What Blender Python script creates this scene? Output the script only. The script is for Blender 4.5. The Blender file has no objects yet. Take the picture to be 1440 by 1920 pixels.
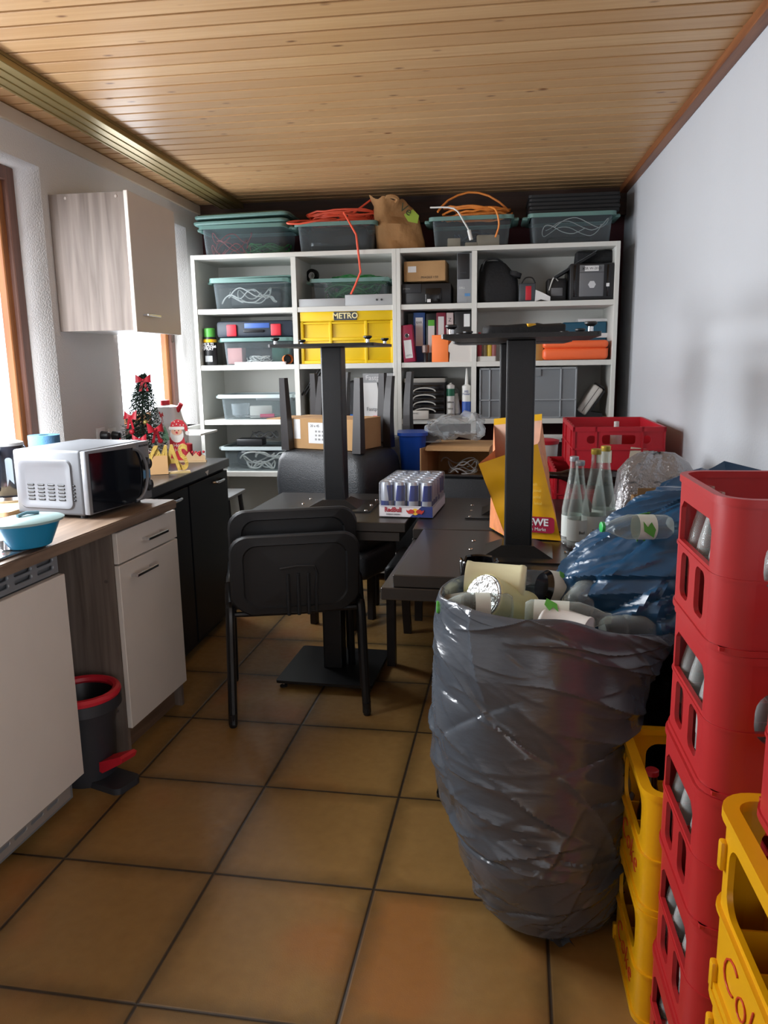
import bpy, bmesh, math, random
from math import pi, sin, cos, radians as RD
from mathutils import Vector as V, Matrix as M4, noise as NZ
random.seed(7)
sc = bpy.context.scene
C = sc.collection
# ------------------------------------------------------------------ camera
CAMH = 1.39
F, YAW, PIT, ROL = 1457.07, .133797, .193652, -.0155705
_f = V((-sin(YAW)*cos(PIT), cos(YAW)*cos(PIT), -sin(PIT)))
_r0 = V((cos(YAW), sin(YAW), 0)); _u0 = _r0.cross(_f)
_r = _r0*cos(ROL)+_u0*sin(ROL); _u = -_r0*sin(ROL)+_u0*cos(ROL)
cam = bpy.data.cameras.new('camera'); co = bpy.data.objects.new('camera', cam); C.objects.link(co)
co.matrix_world = M4(((_r.x, _u.x, -_f.x, 0), (_r.y, _u.y, -_f.y, 0), (_r.z, _u.z, -_f.z, CAMH), (0, 0, 0, 1)))
cam.sensor_fit = 'AUTO'; cam.sensor_width = 36; cam.lens = 36*F/1920; cam.clip_start = .02
sc.camera = co
def at(x, y, X=None, Y=None, Z=None):
    """measured point of the photograph -> the room, on a known plane"""
    d = _f+_r*((x-720)/F)-_u*((y-960)/F)
    t = X/d.x if X is not None else Y/d.y if Y is not None else (Z-CAMH)/d.z
    return V((0, 0, CAMH))+d*t
# ------------------------------------------------------------------ mesh builder
class MB:
    def __init__(s): s.bm = bmesh.new()
    def box(s, x0, x1, y0, y1, z0, z1, b=0, seg=2, m=None):
        T = M4.Translation(((x0+x1)/2, (y0+y1)/2, (z0+z1)/2)) @ M4.Diagonal((abs(x1-x0), abs(y1-y0), abs(z1-z0), 1))
        if m is not None: T = m @ T
        r = bmesh.ops.create_cube(s.bm, size=1, matrix=T)
        if b:
            e = list({e for v in r['verts'] for e in v.link_edges})
            bmesh.ops.bevel(s.bm, geom=e, offset=b, segments=seg, affect='EDGES', profile=.5)
        return s
    def loft(s, rings, c0=True, c1=True, closed=True):
        R = [[s.bm.verts.new(p) for p in r] for r in rings]
        for a, b in zip(R, R[1:]):
            n = len(a)
            for i in range(n if closed else n-1):
                j = (i+1) % n
                try: s.bm.faces.new((a[i], a[j], b[j], b[i]))
                except ValueError: pass
        if closed:
            if c0: s.bm.faces.new(R[0][::-1])
            if c1: s.bm.faces.new(R[-1])
        return s
    def lathe(s, prof, c=(0, 0, 0), n=24, c0=True, c1=True, m=None):
        c = V(c); T = m if m is not None else M4.Identity(4)
        return s.loft([[T @ (c+V((r*cos(2*pi*i/n), r*sin(2*pi*i/n), z))) for i in range(n)] for r, z in prof], c0, c1)
    def cyl(s, p0, p1, r0, r1=None, n=16):
        r1 = r0 if r1 is None else r1
        p0, p1 = V(p0), V(p1); d = (p1-p0).normalized()
        a = d.orthogonal().normalized(); b = d.cross(a)
        return s.loft([[p+a*(r*cos(2*pi*i/n))+b*(r*sin(2*pi*i/n)) for i in range(n)] for p, r in ((p0, r0), (p1, r1))])
    def tube(s, pts, r, n=8, sub=0, closed=False):
        P = [V(p) for p in pts]
        if sub:
            Q = []; L = len(P)
            for i in range(L if closed else L-1):
                g = (lambda k: P[k % L]) if closed else (lambda k: P[max(0, min(L-1, k))])
                a, b, c, d = g(i-1), g(i), g(i+1), g(i+2)
                for k in range(sub):
                    t = k/sub
                    Q.append(.5*(2*b+(c-a)*t+(2*a-5*b+4*c-d)*t*t+(3*b-a-3*c+d)*t**3))
            if not closed: Q.append(P[-1])
            P = Q
        rings = []; L = len(P); up = None
        for i in range(L):
            d = (P[(i+1) % L]-P[i-1]) if closed else (P[min(i+1, L-1)]-P[max(i-1, 0)])
            if d.length < 1e-9: d = V((0, 0, 1))
            d.normalize()
            if up is None: up = d.orthogonal().normalized()
            up = (up-d*up.dot(d))
            up = up.normalized() if up.length > 1e-6 else d.orthogonal().normalized()
            b = d.cross(up); rr = r(i/(L-1)) if callable(r) else r
            rings.append([P[i]+up*(rr*cos(2*pi*k/n))+b*(rr*sin(2*pi*k/n)) for k in range(n)])
        if closed: rings.append(rings[0]); return s.loft(rings, False, False)
        return s.loft(rings)
    def prism(s, poly, ax, a0, a1, m=None):
        f = {'y': lambda u, v, a: V((u, a, v)), 'x': lambda u, v, a: V((a, u, v)), 'z': lambda u, v, a: V((u, v, a))}[ax]
        T = m if m is not None else M4.Identity(4)
        return s.loft([[T @ f(u, v, a) for u, v in poly] for a in (a0, a1)])
    def sphere(s, c, r, sc=(1, 1, 1), n=12, m=None):
        T = M4.Translation(c) @ M4.Diagonal((r*sc[0], r*sc[1], r*sc[2], 1))
        if m is not None: T = m @ T
        bmesh.ops.create_uvsphere(s.bm, u_segments=n*2, v_segments=n, radius=1, matrix=T); return s
    def add(s, me, m=M4.Identity(4)):
        t = bmesh.new(); t.from_mesh(me); bmesh.ops.transform(t, matrix=m, verts=t.verts)
        x = bpy.data.meshes.new('x'); t.to_mesh(x); t.free(); s.bm.from_mesh(x); bpy.data.meshes.remove(x); return s
    def shape(s, loops, th, m):
        """2-D outline with holes, given thickness (local XY, depth +-th/2 in local Z)"""
        cu = bpy.data.curves.new('c', 'CURVE'); cu.dimensions = '2D'; cu.fill_mode = 'BOTH'; cu.extrude = th/2
        for lp in loops:
            sp = cu.splines.new('POLY'); sp.points.add(len(lp)-1); sp.use_cyclic_u = True
            for p, q in zip(sp.points, lp): p.co = (q[0], q[1], 0, 1)
        s._curve(cu, m); return s
    def text(s, txt, size, th, m, ax='CENTER', bold=0, sx=1):
        cu = bpy.data.curves.new('t', 'FONT'); cu.body = txt; cu.size = size; cu.extrude = th/2; cu.offset = bold
        cu.align_x = ax; cu.align_y = 'CENTER'; cu.resolution_u = 3; s._curve(cu, m @ M4.Diagonal((sx, 1, 1, 1))); return s
    def _curve(s, cu, m):
        o = bpy.data.objects.new('c', cu); C.objects.link(o)
        me = bpy.data.meshes.new_from_object(o); s.add(me, m)
        bpy.data.objects.remove(o); bpy.data.meshes.remove(me)
        bpy.data.curves.remove(cu)
    def xf(s, m): bmesh.ops.transform(s.bm, matrix=m, verts=s.bm.verts); return s
    def disp(s, f):
        for v in s.bm.verts: v.co += f(v.co)
        return s
    def obj(s, name, mat, par=None, smooth=True, w=0):
        bmesh.ops.remove_doubles(s.bm, verts=s.bm.verts, dist=1e-6)
        bmesh.ops.recalc_face_normals(s.bm, faces=s.bm.faces)
        if w: bmesh.ops.triangulate(s.bm, faces=[f for f in s.bm.faces if len(f.verts) > 4])
        me = bpy.data.meshes.new(name); s.bm.to_mesh(me); s.bm.free()
        o = bpy.data.objects.new(name, me); C.objects.link(o)
        me.materials.append(mat)
        if smooth:
            for p in me.polygons: p.use_smooth = True
            try: me.set_sharp_from_angle(angle=RD(32))
            except Exception: pass
        if par is not None: o.parent = par
        return o
def each(name, mbs, mat, par):
    return [q.obj(name, mat, par) for q in mbs]
def tag(o, label, cat, group=None, kind=None):
    o['label'] = label; o['category'] = cat
    if group: o['group'] = group
    if kind: o['kind'] = kind
    return o
def thing(name, label, cat, loc=(0, 0, 0), rz=0, group=None, rot=None):
    o = bpy.data.objects.new(name, None); C.objects.link(o); o.location = loc
    o.rotation_euler = rot if rot else (0, 0, rz); o.empty_display_size = .05
    return tag(o, label, cat, group)
def solo(name, label, cat, mb, mat, loc=(0, 0, 0), rz=0, group=None, rot=None, smooth=True):
    o = mb.obj(name, mat, None, smooth); o.location = loc; o.rotation_euler = rot if rot else (0, 0, rz)
    return tag(o, label, cat, group)
def struct(name, mb, mat, par=None, smooth=False):
    o = mb.obj(name, mat, par, smooth)
    if par is None: o['kind'] = 'structure'
    return o
def dup(root, label, loc, rz=None, group=None, rot=None):
    def cp(o, par):
        c = o.copy(); C.objects.link(c)
        if par is not None: c.parent = par
        for ch in list(o.children): cp(ch, c)
        return c
    r = cp(root, None); r.location = loc; r['label'] = label
    if rz is not None: r.rotation_euler = (0, 0, rz)
    if rot is not None: r.rotation_euler = rot
    if group: r['group'] = group
    return r
def rrect(x0, x1, y0, y1, r, n=5):
    out = []
    for cx, cy, a in ((x1-r, y1-r, 0), (x0+r, y1-r, 90), (x0+r, y0+r, 180), (x1-r, y0+r, 270)):
        for k in range(n+1):
            t = RD(a+90*k/n); out.append((cx+r*cos(t), cy+r*sin(t)))
    return out
def ell(cx, cy, rx, ry, n=20, a0=0): return [(cx+rx*cos(a0+2*pi*k/n), cy+ry*sin(a0+2*pi*k/n)) for k in range(n)]
def frame(o, xd, yd):
    """matrix whose local X, Y are xd, yd at origin o"""
    x = V(xd).normalized(); y = V(yd).normalized(); z = x.cross(y)
    return M4(((x.x, y.x, z.x, o[0]), (x.y, y.y, z.y, o[1]), (x.z, y.z, z.z, o[2]), (0, 0, 0, 1)))
FRONT = lambda x, y, z: frame((x, y, z), (1, 0, 0), (0, 0, 1))      # faces -Y
LEFTF = lambda x, y, z: frame((x, y, z), (0, -1, 0), (0, 0, 1))     # faces -X
RIGHTF = lambda x, y, z: frame((x, y, z), (0, 1, 0), (0, 0, 1))     # faces +X
TOPF = lambda x, y, z: frame((x, y, z), (1, 0, 0), (0, 1, 0))
# ------------------------------------------------------------------ materials
_m = {}
def lin(c):
    if isinstance(c, str): c = tuple(int(c[i:i+2], 16)/255 for i in (0, 2, 4))
    return tuple((x/12.92 if x <= .04045 else ((x+.055)/1.055)**2.4) for x in c)+(1,)
def nt(name):
    m = bpy.data.materials.new(name); m.use_nodes = True; n = m.node_tree
    return m, n.nodes, n.links, n.nodes['Principled BSDF']
def mat(name, col, rough=.5, metal=0, var=0, vs=8, bump=0, bs=60, spec=.5, coat=0, alpha=1, trans=0, stretch=None):
    if name in _m: return _m[name]
    m, N, L, P = nt(name); c = lin(col)
    P.inputs['Base Color'].default_value = c; P.inputs['Roughness'].default_value = rough
    P.inputs['Metallic'].default_value = metal; P.inputs['Specular IOR Level'].default_value = spec
    P.inputs['Coat Weight'].default_value = coat; P.inputs['Alpha'].default_value = alpha
    tc = N.new('ShaderNodeTexCoord'); src = tc.outputs['Object']
    if stretch:
        mp = N.new('ShaderNodeMapping'); mp.inputs['Scale'].default_value = stretch; L.new(src, mp.inputs[0]); src = mp.outputs[0]
    nz = N.new('ShaderNodeTexNoise'); nz.inputs['Scale'].default_value = vs; nz.inputs['Detail'].default_value = 4
    L.new(src, nz.inputs['Vector'])
    v = max(var, .04)
    mx = N.new('ShaderNodeMix'); mx.data_type = 'RGBA'
    mx.inputs[6].default_value = tuple(x*(1-v) for x in c[:3])+(1,); mx.inputs[7].default_value = tuple(min(1, x*(1+v)) for x in c[:3])+(1,)
    L.new(nz.outputs['Fac'], mx.inputs[0]); L.new(mx.outputs[2], P.inputs['Base Color'])
    if bump:
        n2 = N.new('ShaderNodeTexNoise'); n2.inputs['Scale'].default_value = bs; n2.inputs['Detail'].default_value = 3; L.new(src, n2.inputs['Vector'])
        b = N.new('ShaderNodeBump'); b.inputs['Strength'].default_value = bump; b.inputs['Distance'].default_value = .01
        L.new(n2.outputs['Fac'], b.inputs['Height']); L.new(b.outputs[0], P.inputs['Normal'])
    _m[name] = m; return m
def clear(name, col, fac, rough=.1, edge=.35):
    """clear plastic or glass: light passes, with a skin of gloss that grows at grazing angles"""
    if name in _m: return _m[name]
    m, N, L, P = nt(name); P.inputs['Base Color'].default_value = lin(col); P.inputs['Roughness'].default_value = rough
    t = N.new('ShaderNodeBsdfTransparent'); t.inputs[0].default_value = tuple(.55+.45*x for x in lin(col)[:3])+(1,)
    lw = N.new('ShaderNodeLayerWeight'); lw.inputs[0].default_value = .35
    mr = N.new('ShaderNodeMapRange'); mr.inputs[3].default_value = fac; mr.inputs[4].default_value = min(1, fac+edge); L.new(lw.outputs['Facing'], mr.inputs[0])
    mx = N.new('ShaderNodeMixShader'); L.new(mr.outputs[0], mx.inputs[0]); L.new(t.outputs[0], mx.inputs[1]); L.new(P.outputs[0], mx.inputs[2])
    L.new(mx.outputs[0], N['Material Output'].inputs[0]); _m[name] = m; return m
def wood(name, c0, c1, axis='X', rough=.5, sc_=1, knots=0):
    if name in _m: return _m[name]
    m, N, L, P = nt(name); P.inputs['Roughness'].default_value = rough
    tc = N.new('ShaderNodeTexCoord'); mp = N.new('ShaderNodeMapping'); s = {'X': (1.2, 22, 22), 'Y': (22, 1.2, 22), 'Z': (22, 22, 1.2)}[axis]
    mp.inputs['Scale'].default_value = tuple(x*sc_ for x in s); L.new(tc.outputs['Object'], mp.inputs[0])
    nz = N.new('ShaderNodeTexNoise'); nz.inputs['Scale'].default_value = 2; nz.inputs['Detail'].default_value = 6; nz.inputs['Distortion'].default_value = .6
    L.new(mp.outputs[0], nz.inputs['Vector'])
    cr = N.new('ShaderNodeValToRGB'); cr.color_ramp.elements[0].position = .32; cr.color_ramp.elements[1].position = .68
    cr.color_ramp.elements[0].color = lin(c0); cr.color_ramp.elements[1].color = lin(c1); L.new(nz.outputs['Fac'], cr.inputs[0])
    L.new(cr.outputs[0], P.inputs['Base Color'])
    b = N.new('ShaderNodeBump'); b.inputs['Strength'].default_value = .15; L.new(nz.outputs['Fac'], b.inputs['Height']); L.new(b.outputs[0], P.inputs['Normal'])
    _m[name] = m; return m
def emit(name, col, s):
    if name in _m: return _m[name]
    m, N, L, P = nt(name); P.inputs['Base Color'].default_value = lin(col); P.inputs['Roughness'].default_value = .4
    P.inputs['Emission Color'].default_value = lin(col); P.inputs['Emission Strength'].default_value = s; _m[name] = m; return m
# palette
WHITE = mat('white_laminate', 'd8d8d4', .45); WHITEP = mat('white_paper', 'dcdcdc', .7); BLK = mat('black_plastic', '17181b', .42)
BLKG = mat('black_gloss', '0b0b0d', .15); DKG = mat('dark_grey_plastic', '2c2e33', .5); GRY = mat('grey_plastic', '8b8e90', .5)
CHR = mat('chrome', 'd0d0d2', .18, 1); STEEL = mat('brushed_steel', 'a8a9ab', .32, 1, stretch=(1, 30, 1)); RED = mat('red_plastic', 'c01f30', .45)
YEL = mat('yellow_plastic', 'e2ac05', .4); CARD = mat('cardboard', 'b08a5e', .85, var=.12, vs=14); CARDD = mat('cardboard_edge', '8a6844', .85)
TEAL = mat('teal_plastic', '62857f', .45); ORG = mat('orange_plastic', 'f06a38', .45); INK = mat('black_ink', '1a1a1c', .6)
BOXC = clear('clear_box_plastic', 'b4c2c8', .1, .12); FILM = clear('clear_film', 'd5dadd', .15, .12, .5); GLASS = clear('bottle_glass', 'e6ebe8', .035, .05, .4)
GREEN = mat('green_cable', '1f7a38', .5); WCAB = mat('white_cable', 'cfcfcb', .5); BCAB = mat('black_cable', '141416', .5)
# ================================================================== the room
XL, XR, YB, YR, ZC = -1.9, .83, 5.24, -1.7, 2.4
wall_m = mat('wall_plaster', 'd2d0cf', .9, var=.03, vs=3, bump=.25, bs=140)
wall_w = mat('white_wall_plaster', 'bcbfc4', .9, var=.02, vs=2, bump=.12, bs=90)
wins = [(1.75, 3.3, .93, 2.215), (3.9, 4.95, .99, 2.225)]
b = MB()
b.shape([[(YR, 0), (YB, 0), (YB, ZC), (YR, ZC)]]+[[(y0, z0), (y0, z1), (y1, z1), (y1, z0)] for y0, y1, z0, z1 in wins], .3, RIGHTF(XL-.15, 0, 0))
struct('wall_left', b, wall_m)
struct('wall_right', MB().box(XR, XR+.15, YR, YB, 0, ZC), wall_w)
struct('wall_back', MB().box(XL-.3, XR+.15, YB, YB+.15, 0, ZC), mat('maroon_paint', '4a2226', .85, var=.1))
struct('wall_rear', MB().box(XL-.3, XR+.15, YR-.15, YR, 0, ZC), wall_w)
# floor of large ochre tiles
m, N, L, P = nt('ochre_floor_tiles'); P.inputs['Roughness'].default_value = .42
tc = N.new('ShaderNodeTexCoord'); sp = N.new('ShaderNodeSeparateXYZ'); L.new(tc.outputs['Object'], sp.inputs[0])
TS = .4508
def mth(op, a, b=None, c=None):
    n = N.new('ShaderNodeMath'); n.operation = op
    for i, x in enumerate((a, b, c)):
        if x is None: continue
        if isinstance(x, (int, float)): n.inputs[i].default_value = x
        else: L.new(x, n.inputs[i])
    return n.outputs[0]
eu = mth('ABSOLUTE', mth('SUBTRACT', mth('FRACT', mth('ADD', mth('DIVIDE', sp.outputs[0], TS), 40.)), .5))
ev = mth('ABSOLUTE', mth('SUBTRACT', mth('FRACT', mth('ADD', mth('DIVIDE', sp.outputs[1], TS), 40.)), .5))
ed = mth('SUBTRACT', .5, mth('MAXIMUM', eu, ev))          # 0 at the joint, .5 at the tile's middle
idx = N.new('ShaderNodeCombineXYZ'); L.new(mth('FLOOR', mth('DIVIDE', sp.outputs[0], TS)), idx.inputs[0]); L.new(mth('FLOOR', mth('DIVIDE', sp.outputs[1], TS)), idx.inputs[1])
wn = N.new('ShaderNodeTexWhiteNoise'); L.new(idx.outputs[0], wn.inputs[0])
def noise(s, d=4):
    n = N.new('ShaderNodeTexNoise'); n.inputs['Scale'].default_value = s; n.inputs['Detail'].default_value = d; L.new(tc.outputs['Object'], n.inputs[0]); return n.outputs['Fac']
def ramp(src, *st):
    n = N.new('ShaderNodeValToRGB'); e = n.color_ramp.elements
    while len(e) < len(st): e.new(.5)
    for k, (p, c) in zip(e, st): k.position = p; k.color = lin(c)
    L.new(src, n.inputs[0]); return n.outputs[0]
def mix(f, a, b):
    n = N.new('ShaderNodeMix'); n.data_type = 'RGBA'
    for i, x in ((0, f), (6, a), (7, b)):
        if hasattr(x, 'links') or hasattr(x, 'is_linked'): L.new(x, n.inputs[i])
        elif i == 0: n.inputs[0].default_value = x
        else: n.inputs[i].default_value = lin(x)
    return n.outputs[2]
base = mix(noise(26, 6), '806034', '977644')
base = mix(ramp(mth('MULTIPLY', noise(2.3, 2), mth('ADD', mth('MULTIPLY', wn.outputs[0], .5), .75)), (.52, '000000'), (.68, 'cccccc')), base, '98602f')
dirt = ramp(mth('ADD', ed, mth('MULTIPLY', mth('SUBTRACT', noise(9, 4), .5), .11)), (.0, 'd8d8d8'), (.13, '000000'))
base = mix(dirt, base, '55411f')
base = mix(ramp(ed, (.007, 'ffffff'), (.011, '000000')), base, '2b2118')
L.new(base, P.inputs['Base Color'])
L.new(ramp(noise(40, 4), (.3, '9a9a9a'), (.7, 'bcbcbc')), P.inputs['Roughness'])
bp_ = N.new('ShaderNodeBump'); bp_.inputs['Strength'].default_value = .35; bp_.inputs['Distance'].default_value = .004
L.new(mth('ADD', mth('MINIMUM', mth('MULTIPLY', ed, 60.), 1.), mth('MULTIPLY', noise(300, 2), .15)), bp_.inputs['Height']); L.new(bp_.outputs[0], P.inputs['Normal'])
b = MB().box(-4, 5, -6, 6, -.1, 0)
fl = struct('floor', b, m)
fl.location = (-.8803*CAMH, .6874*CAMH, 0); fl.rotation_euler = (0, 0, -.0373)
fl.data.transform(fl.matrix_basis.inverted() if False else M4.Identity(4))
bm = bmesh.new(); bm.from_mesh(fl.data); bm.clear()
q = M4.Translation(fl.location) @ M4.Rotation(-.0373, 4, 'Z'); qi = q.inverted()
t_ = MB().box(XL-.3, XR+.15, YR-.15, YB+.15, -.1, 0, m=qi); bm.free(); t_.bm.to_mesh(fl.data); t_.bm.free()
# ceiling of pine boards
m, N, L, P = nt('pine_ceiling_boards'); P.inputs['Roughness'].default_value = .38; P.inputs['Specular IOR Level'].default_value = .45
tc = N.new('ShaderNodeTexCoord'); sp = N.new('ShaderNodeSeparateXYZ'); L.new(tc.outputs['Object'], sp.inputs[0])
BW, B0 = .0955, 2.428
bi = mth('FLOOR', mth('DIVIDE', mth('SUBTRACT', sp.outputs[1], B0), BW))
wn = N.new('ShaderNodeTexWhiteNoise'); wn.noise_dimensions = '1D'; L.new(bi, wn.inputs['W'])
cx = N.new('ShaderNodeCombineXYZ'); L.new(mth('ADD', sp.outputs[0], mth('MULTIPLY', wn.outputs[0], 31.)), cx.inputs[0]); L.new(sp.outputs[1], cx.inputs[1]); L.new(sp.outputs[2], cx.inputs[2])
def mapd(s):
    n = N.new('ShaderNodeMapping'); n.inputs['Scale'].default_value = s; L.new(cx.outputs[0], n.inputs[0]); return n.outputs[0]
g = N.new('ShaderNodeTexNoise'); g.inputs['Scale'].default_value = 1; g.inputs['Detail'].default_value = 6; g.inputs['Distortion'].default_value = .8; L.new(mapd((1.6, 60, 60)), g.inputs[0])
vo = N.new('ShaderNodeTexVoronoi'); vo.inputs['Scale'].default_value = 1; L.new(mapd((5.5, 13, 0)), vo.inputs[0])
colw = ramp(g.outputs['Fac'], (.25, 'b38c60'), (.55, 'be996d'), (.8, 'c6a278'))
colw = mix(mth('MULTIPLY', wn.outputs[0], .5), colw, 'a67c50')
colw = mix(ramp(vo.outputs['Distance'], (.05, 'f0f0f0'), (.13, '000000')), colw, '5e3418')
L.new(colw, P.inputs['Base Color'])
b = MB(); prof = []; k = int((YR-B0)/BW)-1
while B0+k*BW < YB+.1:
    y0 = B0+k*BW
    prof += [(y0, ZC+.022), (y0+.0125, ZC+.022), (y0+.0132, ZC+.0015), (y0+.015, ZC), (y0+BW-.002, ZC), (y0+BW-.0005, ZC+.0015)]; k += 1
b.loft([[(x, y, z) for y, z in prof] for x in (XL-.05, XR+.05)], closed=False)
b.box(XL-.3, XR+.15, YR-.15, YB+.15, ZC+.03, ZC+.1)
struct('ceiling', b, m)
BRN = wood('brown_trim_wood', '6b3d22', '8a5530', 'Y', .45)
struct('trim_1', MB().box(XR-.045, XR, YR, YB, ZC-.035, ZC+.01, .003), BRN)
struct('trim_2', MB().box(XL, XL+.018, YR, YB, ZC-.06, ZC-.005, .002), mat('pale_trim', 'c8b9a6', .7))
struct('trim_3', MB().box(XL, XR, YB-.06, YB, ZC-.16, ZC+.01, .003), wood('dark_beam', '2c1a12', '452a1c', 'X', .6))
# aluminium curtain rail on the ceiling
GOLD = mat('gold_anodised_rail', '9c8a5a', .35, .7, var=.05)
r_ = thing('curtain_rail', 'gold anodised curtain rail running along the ceiling above the left wall', 'curtain rail', (-1.66, 1.8, ZC))
b = MB()
b.box(-.075, .075, -2.4, YB-.06-1.8, -.012, 0)
for x in (-.07, -.025, .02, .068): b.box(x-.006, x+.006, -2.4, YB-.06-1.8, -.034, -.012, .002, 1)
b.box(-.064, -.031, -2.4, YB-.06-1.8, -.03, -.026); b.box(-.019, .014, -2.4, YB-.06-1.8, -.03, -.026); b.box(.026, .062, -2.4, YB-.06-1.8, -.03, -.026)
b.obj('rail_profile', GOLD, r_)
# windows: brown wooden frames and bright frosted panes
WINW = wood('window_wood', '8a5630', 'a86c3c', 'Z', .45); WIND = wood('window_wood_dark', '5e4034', '755044', 'Z', .5)
PANE = emit('daylit_frosted_pane', 'eff5ff', 2.0)
for i, (y0, y1, z0, z1) in enumerate(wins):
    X = XL-.17
    def fr(a0, a1, c0, c1, w, xa, xb):
        q = MB(); q.box(xa, xb, a0, a0+w, c0, c1, .004, 1); q.box(xa, xb, a1-w, a1, c0, c1, .004, 1)
        q.box(xa, xb, a0+w, a1-w, c0, c0+w, .004, 1); q.box(xa, xb, a0+w, a1-w, c1-w, c1, .004, 1); return q
    w = struct('window_%d' % (i+1), fr(y0, y1, z0, z1, .06, X-.06, X+.052), WIND)
    ym = (y0+y1)/2
    cuts = [(y0+.045, y1-.045)] if y1-y0 < 1.5 else [(y0+.045, ym), (ym, y1-.045)]
    for a0, a1 in cuts:
        s = fr(a0, a1, z0+.05, z1-.05, .055, X-.04, X+.03).obj('sash', WINW, w, False)
        MB().box(X-.012, X-.004, a0+.05, a1-.05, z0+.095, z1-.095).obj('pane', PANE, s, False)
    if i == 1:
        h = MB(); h.box(X+.05, X+.062, y1-.063, y1-.03, 1.52, 1.64, .004); h.obj('handle_plate', mat('bronze_plate', '4a3a30', .4, .6), w)
        h = MB(); h.tube([(X+.06, y1-.046, 1.6), (X+.1, y1-.046, 1.6), (X+.11, y1-.048, 1.59), (X+.113, y1-.055, 1.45)], .009, 8); h.obj('window_handle', WHITE, w)
    st = MB().box(X+.04, XL+.03 if i != 1 else XL+.02, y0-.01, y1+.01 if i != 1 else y1, z0-.03, z0, .004)
    struct('trim_%d' % (i+4), st, WHITE)
# wall sockets under the hanging cabinet
for px, lb in ((187, 'white wall socket with a black plug in it, nearer the left window'), (208, 'white wall socket with a black plug in it, nearer the small tree')):
    p = at(px, 817, X=XL)
    s = thing('wall_socket', lb, 'socket', (XL, p.y, p.z), 0, 'sockets on the left wall')
    MB().box(0, .012, -.04, .04, -.04, .04, .004).obj('cover_plate', WHITEP, s)
    MB().cyl((.01, 0, 0), (.045, 0, 0), .024, .02).sphere((.045, 0, 0), .02, (.5, 1, 1)).obj('plug', BLK, s)
# ------------------------------------------------------------------ light
w = bpy.data.worlds.new('world'); sc.world = w; w.use_nodes = True
w.node_tree.nodes['Background'].inputs[0].default_value = lin('dfe8f5'); w.node_tree.nodes['Background'].inputs[1].default_value = .6
def area(name, loc, rot, sx, sy, e, col=(1, 1, 1)):
    l = bpy.data.lights.new(name, 'AREA'); l.shape = 'RECTANGLE'; l.size = sx; l.size_y = sy; l.energy = e; l.color = col
    o = bpy.data.objects.new(name, l); C.objects.link(o); o.location = loc; o.rotation_euler = rot; return o
for i, (y0, y1, z0, z1) in enumerate(wins):
    for s_ in (0, 1, 2): area('daylight_window', (XL-.1, (y0+y1)/2-(.18 if i == 0 else .1), z0+(z1-z0)*(.2+.3*s_)), (0, -(pi/2-.62), 0), .24, y1-y0-(.46 if i == 0 else .4), (10.5, 3.6)[i], (.93, .97, 1))
# unseen glazed door added behind the viewer as fill light for fridge and floor
DX = XR-.05
d = struct('added_door_1', MB().box(DX, XR, -1.4, -1.34, 0, 2.1).box(DX, XR, -.36, -.3, 0, 2.1).box(DX, XR, -1.34, -.36, 2.04, 2.1).box(DX, XR, -1.34, -.36, 0, .12), WHITE)
MB().box(XR-.02, XR-.01, -1.34, -.36, .12, 2.04).obj('pane', emit('added_door_glow', 'f3f7ff', 1.5), d, False)
area('added_door_fill', (DX-.01, -.85, 1.1), (0, pi/2, .25), 1.8, .9, 22, (.95, .98, 1))
sc.view_settings.view_transform = 'Standard'; sc.view_settings.look = 'None'; sc.view_settings.gamma = 1; sc.view_settings.use_curve_mapping = False
sc.view_settings.exposure = 1.15
sc.cycles.use_denoising = True; sc.cycles.transparent_max_bounces = 20; sc.cycles.max_bounces = 7; sc.cycles.adaptive_threshold = .02; sc.cycles.sample_clamp_indirect = 6
# ================================================================== kitchen side
KO, KA = V((-1.229, 2.44, 0)), -.0785
KM = M4.Translation(KO) @ M4.Rotation(KA, 4, 'Z')
GOAK = wood('grey_oak_laminate', '5c4f46', '7d7067', 'Z', .55, .8); GOAKY = wood('grey_oak_worktop', '5f4d40', '84705f', 'Y', .45, .8)
FRW = mat('cream_front', 'd3cbc2', .35, var=.01)
TOPZ = .87
p0, p1 = KM @ V((0, -1.5, 0)), KM @ V((0, .4, 0))
b = MB().prism([(p0.x, p0.y), (p1.x, p1.y), (XL+.004, p1.y+.04), (XL+.004, p0.y)], 'z', TOPZ-.036, TOPZ)
bmesh.ops.bevel(b.bm, geom=[e for e in b.bm.edges if abs(e.verts[0].co.z-e.verts[1].co.z) < 1e-6], offset=.004, segments=2, affect='EDGES')
wt = solo('worktop', 'grey-brown oak-look worktop carrying the microwave and the blue bowl', 'worktop', b, GOAKY)
def slots(x0, x1, z0, z1, nx, nz, gx, gz, r):
    out = []; wx = (x1-x0-gx*(nx-1))/nx; wz = (z1-z0-gz*(nz-1))/nz
    for i in range(nx):
        for j in range(nz):
            a = x0+i*(wx+gx); c = z0+j*(wz+gz); out.append(rrect(a, a+wx, c, c+wz, min(r, wz*.49)))
    return out
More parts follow.
